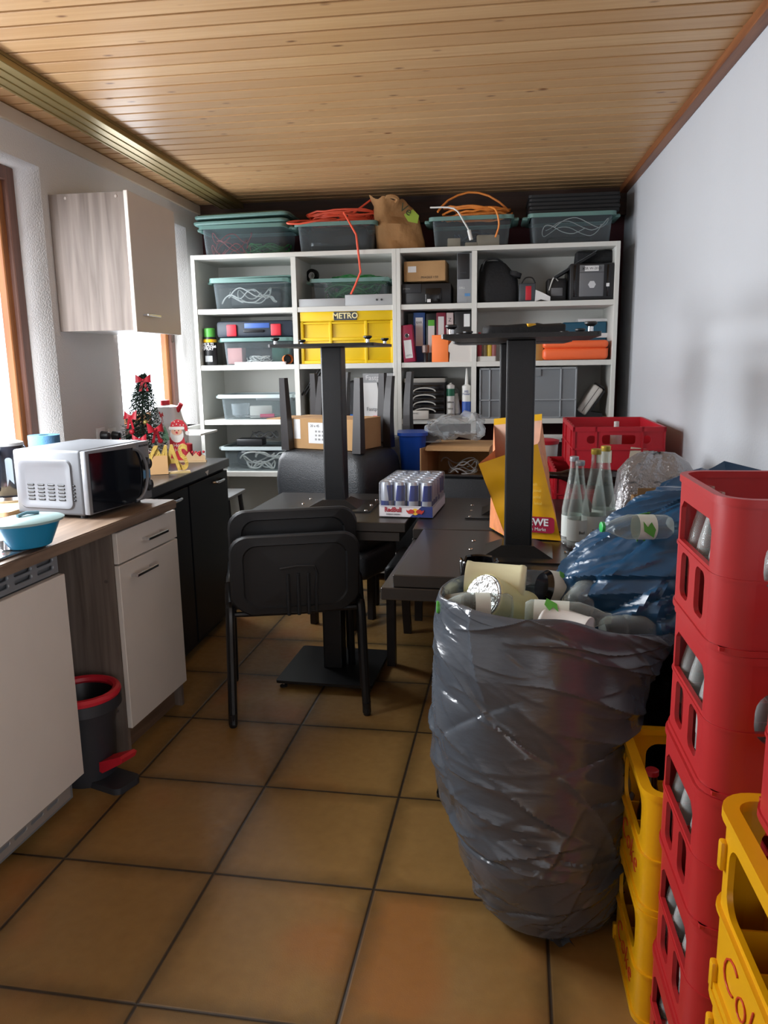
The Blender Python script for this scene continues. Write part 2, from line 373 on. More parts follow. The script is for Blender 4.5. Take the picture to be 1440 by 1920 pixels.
# built-in fridge
f = thing('built_in_fridge', 'built-in fridge with a plain cream front and grey vent grilles above and below', 'fridge', KO, KA)
MB().box(-.5, -.06, -.9, -.315, .02, .825).obj('body', mat('fridge_body', '6f7174', .5), f)
MB().box(-.043, -.02, -.92, -.302, .1, .765, .002, 1).obj('door', FRW, f)
b = MB().shape([[(-.92, .77), (-.305, .77), (-.305, .832), (-.92, .832)]]+slots(-.905, -.325, .784, .822, 6, 2, .022, .008, .008), .012, RIGHTF(-.045, 0, 0))
b.obj('top_grille', mat('grille_grey', '85888c', .45, .3), f, False)
b = MB().shape([[(-.92, .03), (-.33, .03), (-.33, .098), (-.92, .098)]]+slots(-.9, -.39, .05, .085, 7, 2, .016, .008, .008), .01, RIGHTF(-.062, 0, 0))
b.obj('plinth_grille', mat('grille_beige', '8d847c', .5), f, False)
# base cabinet
c = thing('base_cabinet', 'cream base cabinet with one drawer over one door beside the black sideboard', 'cabinet', KO, KA)
b = MB().box(-.55, -.042, 0, .018, 0, TOPZ-.037); b.box(-.55, -.042, .418, .436, 0, TOPZ-.037); b.box(-.55, -.534, .018, .418, .1, TOPZ-.037); b.box(-.534, -.044, .018, .418, .1, .118)
b.obj('carcass', GOAK, c, False)
MB().box(-.09, -.074, .018, .418, 0, .098).obj('plinth', wood('plinth_wood', '5a4434', '735946', 'Y', .6), c, False)
def barh(par, x, y0, y1, z):
    q = MB().box(x+.018, x+.03, y0, y1, z-.006, z+.006, .002, 1); q.box(x, x+.02, y0+.004, y0+.018, z-.005, z+.005); q.box(x, x+.02, y1-.018, y1-.004, z-.005, z+.005)
    return q.obj('handle', CHR, par, False)
d = MB().box(-.041, -.022, .002, .434, .712, .822, .002, 1).obj('drawer', FRW, c, False); barh(d, -.022, .165, .315, .765)
d = MB().box(-.041, -.022, .002, .434, .105, .706, .002, 1).obj('door', FRW, c, False); barh(d, -.022, .07, .22, .655)
each('screw_cover', [MB().cyl((-.075, -.003, z), (-.075, .002, z), .006) for z in (.65, .17)], mat('screw_cover', '584e48', .5), c)
# mop bucket with pedal in the niche
k = thing('pedal_bucket', 'dark grey pedal mop bucket with a red wringer rim in the niche beside the fridge', 'bucket', (-1.345, 2.295, 0), -.35)
MB().lathe([(.085, .0), (.092, .02), (.1, .2), (.118, .262), (.126, .262), (.126, .3), (.112, .3), (.108, .262), (.088, .2), (.08, .03)], n=32).obj('tub', DKG, k)
MB().lathe([(.096, .296), (.124, .3), (.126, .31), (.12, .318), (.098, .316), (.09, .306)], n=32, c0=False, c1=False).loft([], False, False).obj('wringer_rim', RED, k) if 0 else MB().tube([(.112*cos(2*pi*i/32), .112*sin(2*pi*i/32), .308) for i in range(32)], .015, 8, closed=True).obj('wringer_rim', RED, k)
MB().lathe([(.098, .3), (.07, .2), (.055, .16), (.052, .165), (.066, .2), (.094, .3)], n=32, c0=False, c1=False).obj('wringer_basket', BLK, k)
MB().prism(rrect(.02, .19, -.055, .055, .025), 'z', 0, .022).obj('foot_plate', DKG, k)
MB().prism([(.075, .055), (.1, .05), (.19, .105), (.2, .125), (.185, .128), (.085, .085)], 'y', -.032, .032).obj('pedal', RED, k)
# hob
h = thing('hob', 'steel electric hob set into the worktop with a chrome knob', 'hob', KM @ V((0, 0, TOPZ)), KA)
MB().box(-.5, -.03, -.95, -.36, 0, .008, .003, 1).obj('hob_plate', mat('hob_steel', 'b9bbbe', .22, .9), h, False)
for y, r in ((-.78, .08), (-.52, .07)):
    MB().lathe([(r, .0), (r, .014), (r*.9, .016), (r*.3, .014), (r*.28, .012)], (-.33, y, .008), 32).obj('hotplate', BLK, h)
for y in (-.46, -.6, -.74): MB().lathe([(.024, 0), (.026, .004), (.023, .03), (.02, .033)], (-.08, y, .008), 24).obj('knob', CHR, h)
each('red_mark', [MB().box(-.075, -.055, y-.004, y+.004, .008, .0086) for y in (-.515, -.575, -.67)], RED, h)
# bowl with lid
bp = at(52, 975, Z=.955)
o = thing('lidded_bowl', 'oval turquoise plastic bowl with a pale translucent lid on the worktop', 'bowl', (bp.x, bp.y, TOPZ+.0085), 1.1)
S = M4.Diagonal((1.12, .82, 1, 1))
MB().lathe([(.05, 0), (.056, .003), (.083, .07), (.086, .072), (.08, .07), (.052, .008)], n=36, m=S).obj('bowl_body', mat('turquoise_plastic', '1c7fa8', .35), o)
ld = MB().lathe([(.084, .073), (.093, .071), (.095, .078), (.088, .082), (.06, .088), (0.001, .09)], n=36, m=S); ld.box(-.125, -.1, -.016, .016, .072, .08, .003)
ld = ld.obj('lid', mat('pale_lid', '93aeb0', .3), o); MB().tube([(-.03, 0, .093), (0, .004, .097), (.035, .0, .093)], .005).obj('vent_tab', mat('lid_tab', '6d97a8', .4), ld)
# cutting board + red cloth behind the bowl
solo('cutting_board', 'pale wooden cutting board on the worktop under the kettle', 'board', MB().prism(rrect(-.12, .12, -.19, .19, .02), 'z', 0, .022), wood('pale_board', 'b59a72', 'cbb48c', 'Y', .6), (-1.755, 2.625, TOPZ), 0)
p = at(4, 985, Z=TOPZ)
t = thing('oven_mitt', 'white and red cloth pot holder lying at the left of the blue bowl', 'pot holder', (p.x-.06, p.y-.02, TOPZ), .25)
q = MB(); q.loft([[(-.08+.16*i/12, -.08+.16*j/12, .006+.006*sin(i*.9)*cos(j*.7)) for i in range(13)] for j in range(13)], closed=False)
q.box(-.08, .08, -.08, .08, 0, .006); q.obj('cloth', WHITEP, t); q = MB()
for i in (-1, 1): q.box(-.075, .078, i*.055-.015, i*.055+.015, .012, .015, .001)
q.obj('red_stripe', RED, t)
# kettle
k = thing('electric_kettle', 'dark glossy electric kettle with a grey lid behind the microwave corner', 'kettle', (-1.785, 2.69, TOPZ+.0225), -.6)
MB().lathe([(.085, 0), (.09, .008), (.086, .02)], n=32).obj('power_base', CHR, k)
MB().lathe([(.078, .021), (.083, .03), (.08, .1), (.068, .19), (.06, .205)], n=32).obj('kettle_body', mat('dark_kettle', '20242e', .15, spec=.7), k)
MB().lathe([(.062, .205), (.06, .216), (.03, .226), (.001, .228)], n=32).obj('kettle_lid', mat('grey_lid', 'a6a8aa', .35), k)
MB().tube([(.05, -.055, .19), (.07, -.1, .185), (.075, -.115, .12), (.062, -.1, .06), (.05, -.07, .05)], .013, 10, 4).obj('kettle_handle', BLK, k)
MB().prism(rrect(-.012, .012, .05, .165, .01), 'x', .07, .0805, M4.Rotation(-.35, 4, 'Z')).obj('water_gauge', mat('gauge', '9fb1c4', .2), k)
# blue paper roll
p = at(84, 838, X=-1.825)
solo('paper_roll', 'blue roll of shop paper standing by the left window', 'paper roll', MB().lathe([(.02, 0), (.062, 0), (.062, .235), (.02, .235)], n=40, c0=False, c1=False), mat('blue_paper', '4f7fa8', .8, bump=.2, bs=200), (-1.825, p.y, TOPZ))
# microwave
a, c_, d_ = at(170, 970, Z=TOPZ+.01), at(287, 935, Z=TOPZ+.01), at(45, 962, Z=TOPZ+.01)
ang = math.atan2(c_.y-a.y, c_.x-a.x); W_ = (c_-a).length; D_ = (d_-a).length+.015; H_ = .236
mw = thing('microwave', 'silver microwave with a dark glass door and two dial knobs', 'microwave', (a.x, a.y, TOPZ), ang)
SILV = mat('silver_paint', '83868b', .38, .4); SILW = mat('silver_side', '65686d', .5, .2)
b = MB().box(0, W_, .022, D_, .012, H_, .01, 3); b.obj('housing', SILW, mw)
b = MB()
b.loft([[LEFTF(-.0015-i, D_/2+.012, H_/2) @ V((x, y, 0)) for x, y in rrect(-D_/2+.03+g, D_/2-.045-g, -H_/2+.03+g, H_/2-.03-g, .022)] for i, g in ((-.004, 0), (.004, .006), (.004, .016), (-.0005, .026))], True, True)
sp_ = b.obj('side_panel', SILW, mw)
q = MB()
for i in range(5):
    for j in range(5):
        yy = D_/2+.012+.085-.042*i; zz = .062+.0125*j
        q.box(-.0035, .001, yy-.029, yy, zz, zz+.0075, .003, 1)
q.obj('vent_slot', BLK, sp_)
b = MB().box(.0, W_*.79, 0, .022, .016, H_-.002, .004); dr = b.obj('door', SILV, mw)
arc = [(W_*.7+.055*math.cos(t), H_/2+(H_/2-.018)*math.sin(t)) for t in [RD(x) for x in range(-90, 91, 15)]]
MB().prism([(.016, .022)]+arc+[(.016, H_-.012)], 'y', -.003, .004).obj('door_glass', mat('dark_door_glass', '0c1018', .06, spec=.6), dr)
MB().tube([(W_*.7+.066*math.cos(t), -.012*math.cos(t)-.002, H_/2+(H_/2-.022)*math.sin(t)) for t in [RD(x) for x in range(-90, 91, 10)]], .006).obj('door_handle', SILV, dr)
cp = MB().box(W_*.795, W_, .002, .022, .016, H_-.002, .004).obj('control_panel', SILV, mw)
for z in (.07, .15):
    k = MB().lathe([(.024, 0), (.023, .012), (.02, .017)], n=28, m=FRONT(W_*.915, .002, z)).obj('dial', BLK, cp)
    MB().box(W_*.915-.002, W_*.915+.002, -.019, -.012, z, z+.02).obj('dial_mark', CHR, k)
MB().box(W_*.87, W_*.985, -.0005, .003, .095, .125).obj('blue_strip', mat('blue_film', '6fa3cc', .4), cp)
MB().text('MICROWAVE', .01, .001, FRONT(W_*.905, .0015, H_-.018)).obj('lettering', INK, cp, False)
each('foot', [MB().cyl((x, y, 0), (x, y, .014), .012) for x in (.03, W_-.03) for y in (.05, D_-.04)], BLK, mw)
# hanging cabinet
c = thing('wall_cabinet', 'hanging cabinet with grey oak side and cream door next to the left window', 'cabinet', (XL, 3.35, 1.535))
MB().box(.002, .345, 0, .018, 0, .578).obj('side_panel', GOAK, c, False)
b = MB().box(.002, .34, .018, .5, .0, .016); b.box(.002, .34, .018, .5, .562, .578); b.box(.002, .34, .482, .5, .016, .562); b.box(.002, .01, .018, .482, .016, .562)
b.obj('carcass', WHITE, c, False)
d = MB().box(.348, .366, -.008, .5, -.008, .582, .002, 1).obj('door', FRW, c, False)
q = MB().box(.384, .394, .06, .2, .062, .074, .002, 1); q.box(.366, .388, .066, .078, .064, .072); q.box(.366, .388, .182, .194, .064, .072); q.obj('handle', CHR, d, False)
each('screw_cover', [MB().cyl((x, -.002, .56), (x, .001, .56), .006) for x in (.08, .31)], mat('pale_cover', '9a8e84', .5), c)
# black sideboard
BW_ = mat('black_laminate', '0f1117', .5, var=.05, spec=.2); SBZ = .885
sX = -1.372
s = thing('sideboard', 'black sideboard with grey-black top under the hanging cabinet', 'sideboard', (sX, 2.93, 0))
MB().box(-.52, .0, -.005, 1.07, SBZ-.045, SBZ, .003, 1).obj('top', mat('anthracite_top', '27282c', .3), s, False)
MB().box(-.51, -.03, .0, 1.055, .05, SBZ-.046).obj('carcass', BW_, s, False)
MB().box(-.5, -.06, .01, 1.05, 0, .05).obj('plinth', BLK, s, False)
for y0, y1, hy in ((.0, .5, .315), (.51, 1.055, .885)):
    d = MB().box(-.029, -.01, y0+.003, y1-.003, .055, SBZ-.062, .002, 1).obj('door', BW_, s, False)
    MB().tube([(-.01, hy-.06, .79), (.012, hy-.05, .79), (.016, hy, .79), (.012, hy+.05, .79), (-.01, hy+.06, .79)], .007, 8, 3).obj('handle', CHR, d)
p = at(388, 882, X=sX); MB().prism([(p.y-2.93-.03, .862), (p.y-2.93+.02, .866), (p.y-2.93+.0, .84), (p.y-2.93-.01, .85)], 'x', .0, .002).obj('torn_label', WHITEP, s, False)
# ---- Christmas things on the sideboard
p = at(268, 838, X=-1.75)
tr = thing('christmas_tree', 'small dark artificial Christmas tree with red bows on the sideboard', 'tree', (p.x, p.y, SBZ))
TH = .44
MB().lathe([(.045, 0), (.05, .0), (.056, .06), (.045, .062)], n=20).obj('pot', RED, tr)
MB().tube([(0, 0, .05), (.01, 0, .25), (.03, 0, TH)], .006).obj('stem', mat('bark', '3a2c20', .8), tr)
q = MB(); random.seed(3)
for i in range(240):
    t = (i/240)**.85; z = .05+t*(TH-.06); R = .12*(1-t)**.75+.012; a = i*2.4
    tip = V((cos(a)*R+.03*t, sin(a)*R, z+.02-.05*(1-t))); o0 = V((.03*t, 0, z+.02))
    for k in range(24):
        s_ = .2+.8*k/23; c0 = o0.lerp(tip, s_); dv = V((random.gauss(0, 1), random.gauss(0, 1), random.gauss(0, .8))).normalized()*.02+(tip-o0)*.12
        w0 = dv.cross(V((random.random(), random.random(), 1))).normalized()*.0032
        vs = [q.bm.verts.new(x) for x in (c0-w0, c0+w0, c0+dv)]; q.bm.faces.new(vs)
q.obj('foliage', mat('fir_green', '1f3326', .8, var=.3), tr, False)['kind'] = 'stuff'
BOW = mat('red_ribbon', 'b3182c', .5)
for a, t, sc_ in ((-1.2, .98, 1.1), (-1.9, .5, 1.2), (-.6, .32, 1.3), (-1.3, .2, 1), (-2.4, .16, .8), (.1, .5, .8)):
    R = .12*(1-t)**.75+.02; c0 = V((cos(a)*R+.03*t, sin(a)*R, .06+t*(TH-.07))); q = MB(); T = M4.Translation(c0) @ M4.Rotation(a+pi/2, 4, 'Z') @ M4.Scale(sc_, 4)
    for sg in (-1, 1):
        q.loft([[T @ V((sg*(.004+.03*u), -.006*sin(pi*u)+.004*w_, (.006+.014*u)*w_+.008*u)) for w_ in (-1, -.3, .3, 1)] for u in (0, .25, .5, .75, 1)], closed=False)
        q.loft([[T @ V((sg*(.002+.014*u)+.006*w_, -.004, -.05*u)) for w_ in (-1, 1)] for u in (0, .5, 1)], closed=False)
    q.sphere((0, 0, 0), .006, m=T); q.obj('bow', BOW, tr)
for i, (a, t) in enumerate(((-.9, .42), (-1.6, .3), (-.3, .16), (-2, .08))):
    R = .12*(1-t)**.75+.012; MB().sphere((cos(a)*R, sin(a)*R, .06+t*.37), .013).obj('bauble', mat('bauble_gold', 'a08a50', .3, .6) if i == 0 else BOW, tr)
p = at(324, 838, X=-1.7)
k = thing('canister', 'white plastic canister with red caps behind the wooden bearded figure', 'canister', (p.x, p.y-.02, SBZ), -.1)
cm = mat('milky_plastic', 'e2e6ea', .4)
MB().loft([[(x*s_+dx, y*s_, z) for x, y in rrect(-.085, .085, -.06, .06, .025)] for z, s_, dx in ((0, .97, 0), (.01, 1, 0), (.17, 1, 0), (.2, .88, -.01), (.23, .8, -.01), (.275, .72, -.012), (.285, .3, -.012))]).obj('canister_body', cm, k)
MB().tube([(-.05, 0, .27), (-.085, 0, .27), (-.095, 0, .22), (-.083, 0, .15)], .012, 8, 3).obj('canister_handle', cm, k)
MB().lathe([(.026, .283), (.026, .308), (.022, .31)], (-.02, 0, 0), 20).obj('cap', RED, k)
MB().cyl((.05, 0, .25), (.075, 0, .29), .012).obj('spout_cap', RED, k)
p = at(352, 846, Z=SBZ+.12)
solo('window_board', 'white board lying flat beside the window behind the wooden bearded figure', 'board', MB().box(-.13, .13, -.14, .14, 0, .012, .002, 1), WHITE, (XL+.135, 4.44, .975))
# wooden santa
p = at(335, 866, Z=SBZ)
sa = thing('christmas_figure', 'flat painted wooden bearded figure in a red dotted hat behind the gold letters', 'figurine', (p.x, p.y+.01, SBZ), RD(20))
PLY = mat('birch_ply', 'c2a57e', .7); SRED = mat('painted_red', 'b8202c', .55); SW = mat('painted_white', 'd9d5cf', .6)
MB().box(-.07, .07, -.03, .03, 0, .008).obj('base', PLY, sa, False)
MB().prism([(-.045, .008), (.04, .008), (.045, .06), (.035, .1), (.03, .13), (-.04, .13), (-.045, .06)], 'y', -.004, .004).obj('coat', SRED, sa, False)
MB().prism(ell(-.004, .14, .034, .04, 20), 'y', -.006, .005).obj('beard', SW, sa, False)
fc = MB().prism(ell(-.004, .158, .027, .02, 16), 'y', -.008, .005).obj('face', mat('painted_skin', 'd9a78c', .6), sa, False)
q = MB(); q.cyl((-.012, -.008, .162), (-.012, -.0095, .162), .0025).cyl((.006, -.008, .162), (.006, -.0095, .162), .0025); q.obj('eyes', INK, fc)
MB().cyl((-.004, -.008, .152), (-.004, -.012, .152), .005).obj('nose', SRED, fc)
ht = MB().prism([(-.037, .175), (.032, .172), (.045, .15), (.052, .15), (.05, .185), (.03, .212), (0, .22), (-.028, .205)], 'y', -.007, .005).obj('hat', SRED, sa, False)
q = MB()
for x, z in ((-.02, .19), (-.002, .195), (.016, .19), (.008, .21), (-.012, .207), (.032, .19)): q.cyl((x, -.007, z), (x, -.0082, z), .0028, n=8)
q.obj('white_dot', SW, ht)
MB().prism(rrect(-.042, .036, .167, .182, .006), 'y', -.009, .005).obj('hat_brim', SW, sa, False)
MB().cyl((.05, -.009, .148), (.05, .005, .148), .011).obj('pompom', SW, sa)
q = MB().text('Ho', .026, .001, FRONT(-.008, -.0048, .085)); q.text('Ho', .026, .001, FRONT(-.002, -.0048, .06)); q.obj('lettering', SW, sa, False)
MB().prism([(-.066, .1), (-.056, .1), (-.056, .11), (-.04, .115), (-.05, .14), (-.045, .14), (-.061, .19), (-.077, .14), (-.072, .14), (-.082, .115), (-.066, .11)], 'y', .0, .006).obj('tree_cutout', mat('painted_green', '6f9a7c', .6), sa, False)
# gold glitter letters
p0, p1 = at(308, 878, Z=SBZ), at(352, 886, Z=SBZ)
gm = mat('gold_glitter', 'b79a4e', .35, .75, var=.3, vs=300, bump=.6, bs=400)
g = thing('letter_sign', 'gold glitter wooden letters spelling XMAS on a narrow base', 'letters', (p1.x, p1.y, SBZ), RD(28))
MB().box(-.2, .012, -.012, .03, 0, .008).obj('base', mat('pale_gold', 'c5ad78', .5, .3), g, False)
for i, ch in enumerate('XMAS'):
    MB().text(ch, .165, .014, FRONT(-.165+.05*i, .004+.004*i, .066), bold=.004, sx=.5 if ch == 'M' else .62).obj('letter', gm, g, False)
p = at(296, 889, Z=SBZ)
solo('cardboard_square', 'bare square piece of cardboard leaning against the gold letters', 'cardboard', MB().box(-.045, .045, -.002, .002, 0, .085), CARD, (p.x+.012, p.y-.02, SBZ+.0015), RD(25), rot=(RD(-10), 0, RD(25)))
p = at(362, 866, Z=SBZ)
t = thing('wooden_ornament', 'small wooden sleigh ornament with red berries at the right of the wooden bearded figure', 'ornament', (p.x+.02, p.y-.0, SBZ), RD(15))
MB().box(-.06, .05, -.02, .02, 0, .008).obj('base', PLY, t, False)
MB().prism([(-.055, .008), (.045, .008), (.045, .03), (.03, .038), (.02, .03), (0, .05), (-.02, .03), (-.035, .055), (-.055, .03)], 'y', -.004, .004).obj('sleigh_body', PLY, t, False)
q = MB(); random.seed(5)
for i in range(9): q.sphere((random.uniform(-.02, .04), random.uniform(-.006, .012), random.uniform(.036, .052)), .007, n=6)
q.obj('berries', BOW, t)
p = at(350, 852, X=-1.56)
cn = thing('candle', 'thick red candle between the wooden bearded figure and the sleigh ornament', 'candle', (p.x, p.y, SBZ))
MB().lathe([(.032, 0), (.033, .005), (.033, .088), (.028, .092), (.008, .088)], n=24).obj('wax', mat('red_wax', 'a31f30', .4), cn)
MB().tube([(0, 0, .087), (.002, 0, .102)], .0015).obj('wick', INK, cn)
# grey stool-like bin between sideboard and shelf
p = at(430, 922, Y=4.3)
b_ = thing('step_stool', 'dark step stool with grey top between the sideboard and the shelf', 'stool', (-1.53, 4.3, 0))
MB().box(-.12, .1, -.15, .15, .625, .645, .008).obj('seat', mat('stool_top', '8a8c8d', .5), b_)
for sx_ in (-1, 1):
    for sy in (-1, 1): MB().tube([(sx_*.08-.01, sy*.11, .625), (sx_*.12-.005, sy*.15, 0)], .014).obj('leg', BLK, b_)
MB().box(-.115, .1, -.13, .13, .3, .318, .004).obj('step', DKG, b_)
# ================================================================== the shelf wall
SY = 4.75; ZT = 2.03; ZB = [1.71, 1.37, 1.03, .70]
SW_ = mat('shelf_white', 'd2d2cc', .5)
def shelf(name, label, x0, x1, xd):
    o = thing(name, label, 'shelf', ((x0+x1)/2, SY, 0)); cx = (x0+x1)/2
    T = .019 if False else .024
    for a in (x0, x1-T): MB().box(a-cx, a+T-cx, 0, .44, 0, ZT, .001, 1).obj('side_panel', SW_, o, False)
    MB().box(xd-.015-cx, xd+.015-cx, .004, .43, .08, ZT-.027).obj('divider', SW_, o, False)
    MB().box(x0+T-cx, x1-T-cx, .001, .44, ZT-.026, ZT, .001, 1).obj('top_board', SW_, o, False)
    MB().box(x0+T-cx, x1-T-cx, .431, .439, .0 if x0 < -1 else ZB[2]-.03, ZT-.026).obj('back_panel', SW_, o, False)
    for ci, (a, b_) in enumerate(((x0+T, xd-.015), (xd+.015, x1-T))):
        for z in (ZB+[.08] if ci == 0 and x0 < -1 else ZB[:3]+[.08]): MB().box(a-cx, b_-cx, .006, .43, z-.03, z, .001, 1).obj('shelf_board', SW_, o, False)
    for z in ():
        pass
    return o
shelf('shelf_unit', 'white shelf unit beside the window wall, left half of the shelf wall', -1.806, -.5455, -1.168)
shelf('shelf_unit', 'white shelf unit in the right corner, right half of the shelf wall', -.5445, .738, -.085)
def pb(x0, y0, x1, y1, Y, Z=None):
    ym = (y0+y1)/2; a, b = at(x0, ym, Y=Y), at(x1, ym, Y=Y); t, u = at((x0+x1)/2, y0, Y=Y), at((x0+x1)/2, y1, Y=Y)
    z = u.z if Z is None else Z
    return V(((a.x+b.x)/2, Y, z)), b.x-a.x, t.z-z
def rrl(w, d, z, r, y0=0): return [(x, y, z) for x, y in rrect(-w/2, w/2, y0, y0+d, r, 4)]
def clearbox(label, px, Y, Z, d=.36, rim=TEAL, grp=None, hang=True):
    loc, w, h = pb(*px, Y, Z)
    o = thing('storage_box', label, 'box', loc, 0, grp); wb = w-.1
    MB().loft([[(x, y+.02, z) for x, y, z in rrl(wb-.03*(1-t), d-.06, h*t, .025)] if t < 1 else rrl(wb, d-.03, h*.97, .03, .015) for t in (0, .02, 1)], True, False).obj('tub', BOXC, o)
    w2 = w-.06
    b = MB(); b.loft([rrl(w2, d, h-.022, .035), rrl(w2, d, h, .035), rrl(w2-.025, d-.025, h, .03, .0125), rrl(w2-.025, d-.025, h-.022, .03, .0125), rrl(w2, d, h-.022, .035)], False, False)
    b.obj('rim', rim, o)
    for s in (-1, 1):
        q = MB().box(s*(w2/2-.005), s*(w/2), d*.2, d*.8, h-.026, h-.006, .008); q.obj('grip', rim, o)
    return o, loc, w, h
def tangle(name, label, cat, c, sx, sy, sz, n, r, m, seed, loops=1):
    random.seed(seed); q = MB()
    for i in range(n):
        a0 = random.random()*6.3; ex = random.uniform(.45, 1); ey = random.uniform(.45, 1); ph = random.random()*6; z0 = random.uniform(0, 1)
        cx_, cy_ = random.uniform(-.3, .3)*sx*(1-ex), random.uniform(-.3, .3)*sy*(1-ey)
        K = 14; span = random.uniform(.7, 1.0)*2*pi
        q.tube([(cx_+sx/2*ex*cos(a0+span*k/K), cy_+sy/2*ey*sin(a0+span*k/K), r+(sz-2*r)*max(0, min(1, z0+.25*sin(ph+k*1.3)))) for k in range(K+1)], r, 6, 3)
    return solo(name, label, cat, q, m, c) if n == 1 else tag_stuff(solo(name, label, cat, q, m, c))
def tag_stuff(o): o['kind'] = 'stuff'; return o
def gbox(name, label, cat, px, Y, Z, d, m, bev=.003, part='body', grp=None, rz=0):
    loc, w, h = pb(*px, Y, Z); o = thing(name, label, cat, loc, rz, grp)
    MB().box(-w/2, w/2, 0, d, 0, h, bev).obj(part, m, o); return o, w, h
# ---------------- on top of the shelves
YT = SY+.03
b1, l1, w1, h1 = clearbox('clear storage box at the left end of the shelf top, under two teal lids', (362, 420, 545, 477), YT, ZT, .38)
tangle('cable_tangle', 'red and green cables inside the box under the teal lids', 'cables', (l1.x+.12, YT+.15, ZT+.004), .3, .2, .07, 9, .004, GREEN, 1)
tangle('cable_tangle', 'thin red cables at the left inside the box under the teal lids', 'cables', (l1.x-.1, YT+.12, ZT+.006), .26, .16, .14, 4, .003, mat('red_cable', 'a03038', .5), 2)
solo('cable_bundle', 'dark bundle lying at the back of the box under the teal lids', 'cables', MB().box(-.2, .2, -.06, .06, 0, .1, .04, 3), BLK, (l1.x-.02, YT+.3, ZT+.006))
for k, (dz, dx, lb, ti) in enumerate(((.004, .0, 'teal plastic lid lying on the leftmost box, lower of the two lids', .0), (.04, .012, 'teal plastic lid topmost on the leftmost box, slightly shifted', .02))):
    b = MB().loft([rrl(w1-.04, .39, .0, .04), rrl(w1-.02, .4, .008, .045, -.005), rrl(w1-.02, .4, .018, .045, -.005), rrl(w1-.09, .33, .03, .03, .03), rrl(w1-.1, .32, .026, .03, .035)])
    solo('box_lid', lb, 'lid', b, TEAL, (l1.x+dx-.01, YT-.005, ZT+h1+dz), rot=(.01*k, -.012-ti*.5, .02*k), group='lids on the shelf top')
b2, l2, w2, h2 = clearbox('clear storage box with a shiny black bag inside, under the red-orange cable coil', (541, 415, 716, 473), YT, ZT, .38)
random.seed(4)
def foil(sx, sy, sz, amp, s=9, seed=0, n=20):
    q = MB().box(-sx/2, sx/2, -sy/2, sy/2, 0, sz, min(sx, sy, sz)*.3, 4)
    bmesh.ops.subdivide_edges(q.bm, edges=q.bm.edges[:], cuts=3, use_grid_fill=True)
    o_ = V((seed*7.3, seed*3.1, 0))
    q.disp(lambda c: V([NZ.noise(c*s+o_+V((9*i, 0, 5*i)))*amp for i in (1, 2, 3)])+V([(1-abs(NZ.noise(c*s*2.3+o_+V((i, 4, 0)))))*amp*.35 for i in (1, 2, 3)])-V((0, 0, 0)))
    zmin = min(v.co.z for v in q.bm.verts); q.disp(lambda c: V((0, 0, -zmin))); return q
solo('plastic_bag', 'shiny black plastic bag inside the box below the red-orange coil', 'bag', foil(w2-.19, .24, .14, .012, 12, 1), BLKG, (l2.x, YT+.17, ZT+.006))
q = MB(); random.seed(8)
def coil(cx, cy, cz, sx, sy, n, jit, K=22):
    out = []
    for k in range(n*K):
        a = 2*pi*k/K; t = k/(n*K); j = 1+jit*NZ.noise(V((a*.5, t*9, 1)))
        out.append((cx+sx*j*cos(a)*(.8+.2*sin(t*23)), cy+sy*j*sin(a), cz+.06*((k//K*7)%n)/n*(1+.25*sin(a+k//K))+.02*NZ.noise(V((cos(a)*2, sin(a)*2, t*14)))))
    return out
RO = mat('red_orange_cable', 'e0573c', .45)
o = thing('cable_coil', 'red-orange cable coil on the second box with an end hanging over the shelf', 'cable', (l2.x, YT+.16, ZT+h2))
pts = coil(.02, 0, .012, .225, .1, 11, .12)
pts += [(.25, -.02, .1), (.2, -.05, .13), (.1, -.1, .05), (.06, -.17, .045)]
pc = [at(x, y, Y=4.7) for x, y in ((668, 440), (672, 475), (676, 510), (666, 535), (658, 552))]
pts += [tuple(p-V((l2.x, YT+.16, ZT+h2))) for p in pc]
MB().tube(pts, .0062, 8).obj('cable', RO, o)
MB().tube([(-.1, -.08, .02), (-.24, -.15, .012), (-.28, -.19, -.005), (-.2, -.2, -.012), (-.08, -.185, .006), (0, -.12, .02)], .006, 8, 5).obj('cable_loop', RO, o)
MB().tube([(.04+.028*cos(t), -.1, .035+.032*sin(t)) for t in [i*pi/6 for i in range(12)]], .004, 6, closed=True).obj('cable_tie', BLK, o)
# paper bag
loc, w, h = pb(705, 365, 800, 466, YT, ZT)
o = thing('paper_bag', 'crumpled brown paper shopping bag with a green leaf print on the shelf top', 'bag', loc, .12)
rings = []
for t in (0, .06, .2, .35, .5, .65, .8, .9, .97):
    ww = w*(1-.1*t)*(1-.3*max(0, t-.6)); dd = .19*(1-.55*t); dx = -.03*t-.07*max(0, t-.5)
    rings.append([(x+dx+.03*t*NZ.noise(V((x*13, y*13, t*3.2))), y+.16-.05*t+.045*NZ.noise(V((x*9+5, y*9, t*3.5))), h*t*(1+.05*NZ.noise(V((x*11, 3, 0)))-.5*x-.04*(t > .9)*sin(x*60))) for x, y in [((p[0])*ww/2, (p[1])*dd/2) for p in [(cos(2*pi*k/40)*min(1.0, 1/max(abs(cos(2*pi*k/40)), abs(sin(2*pi*k/40)))), sin(2*pi*k/40)*min(1, 1/max(abs(cos(2*pi*k/40)), abs(sin(2*pi*k/40))))) if True else 0 for k in range(40)]]])
PAPER = mat('kraft_paper', 'a37a4e', .85, var=.12, vs=9, bump=.5, bs=26)
bagb = MB().loft(rings, True, False).obj('bag_body', PAPER, o)
MB().tube([(-.09, .08, h*.9), (-.085, .05, h*.985), (-.05, .04, h*1.0), (-.02, .045, h*.95), (-.03, .05, h*.88)], .013, 6, 4).obj('handle', PAPER, o)
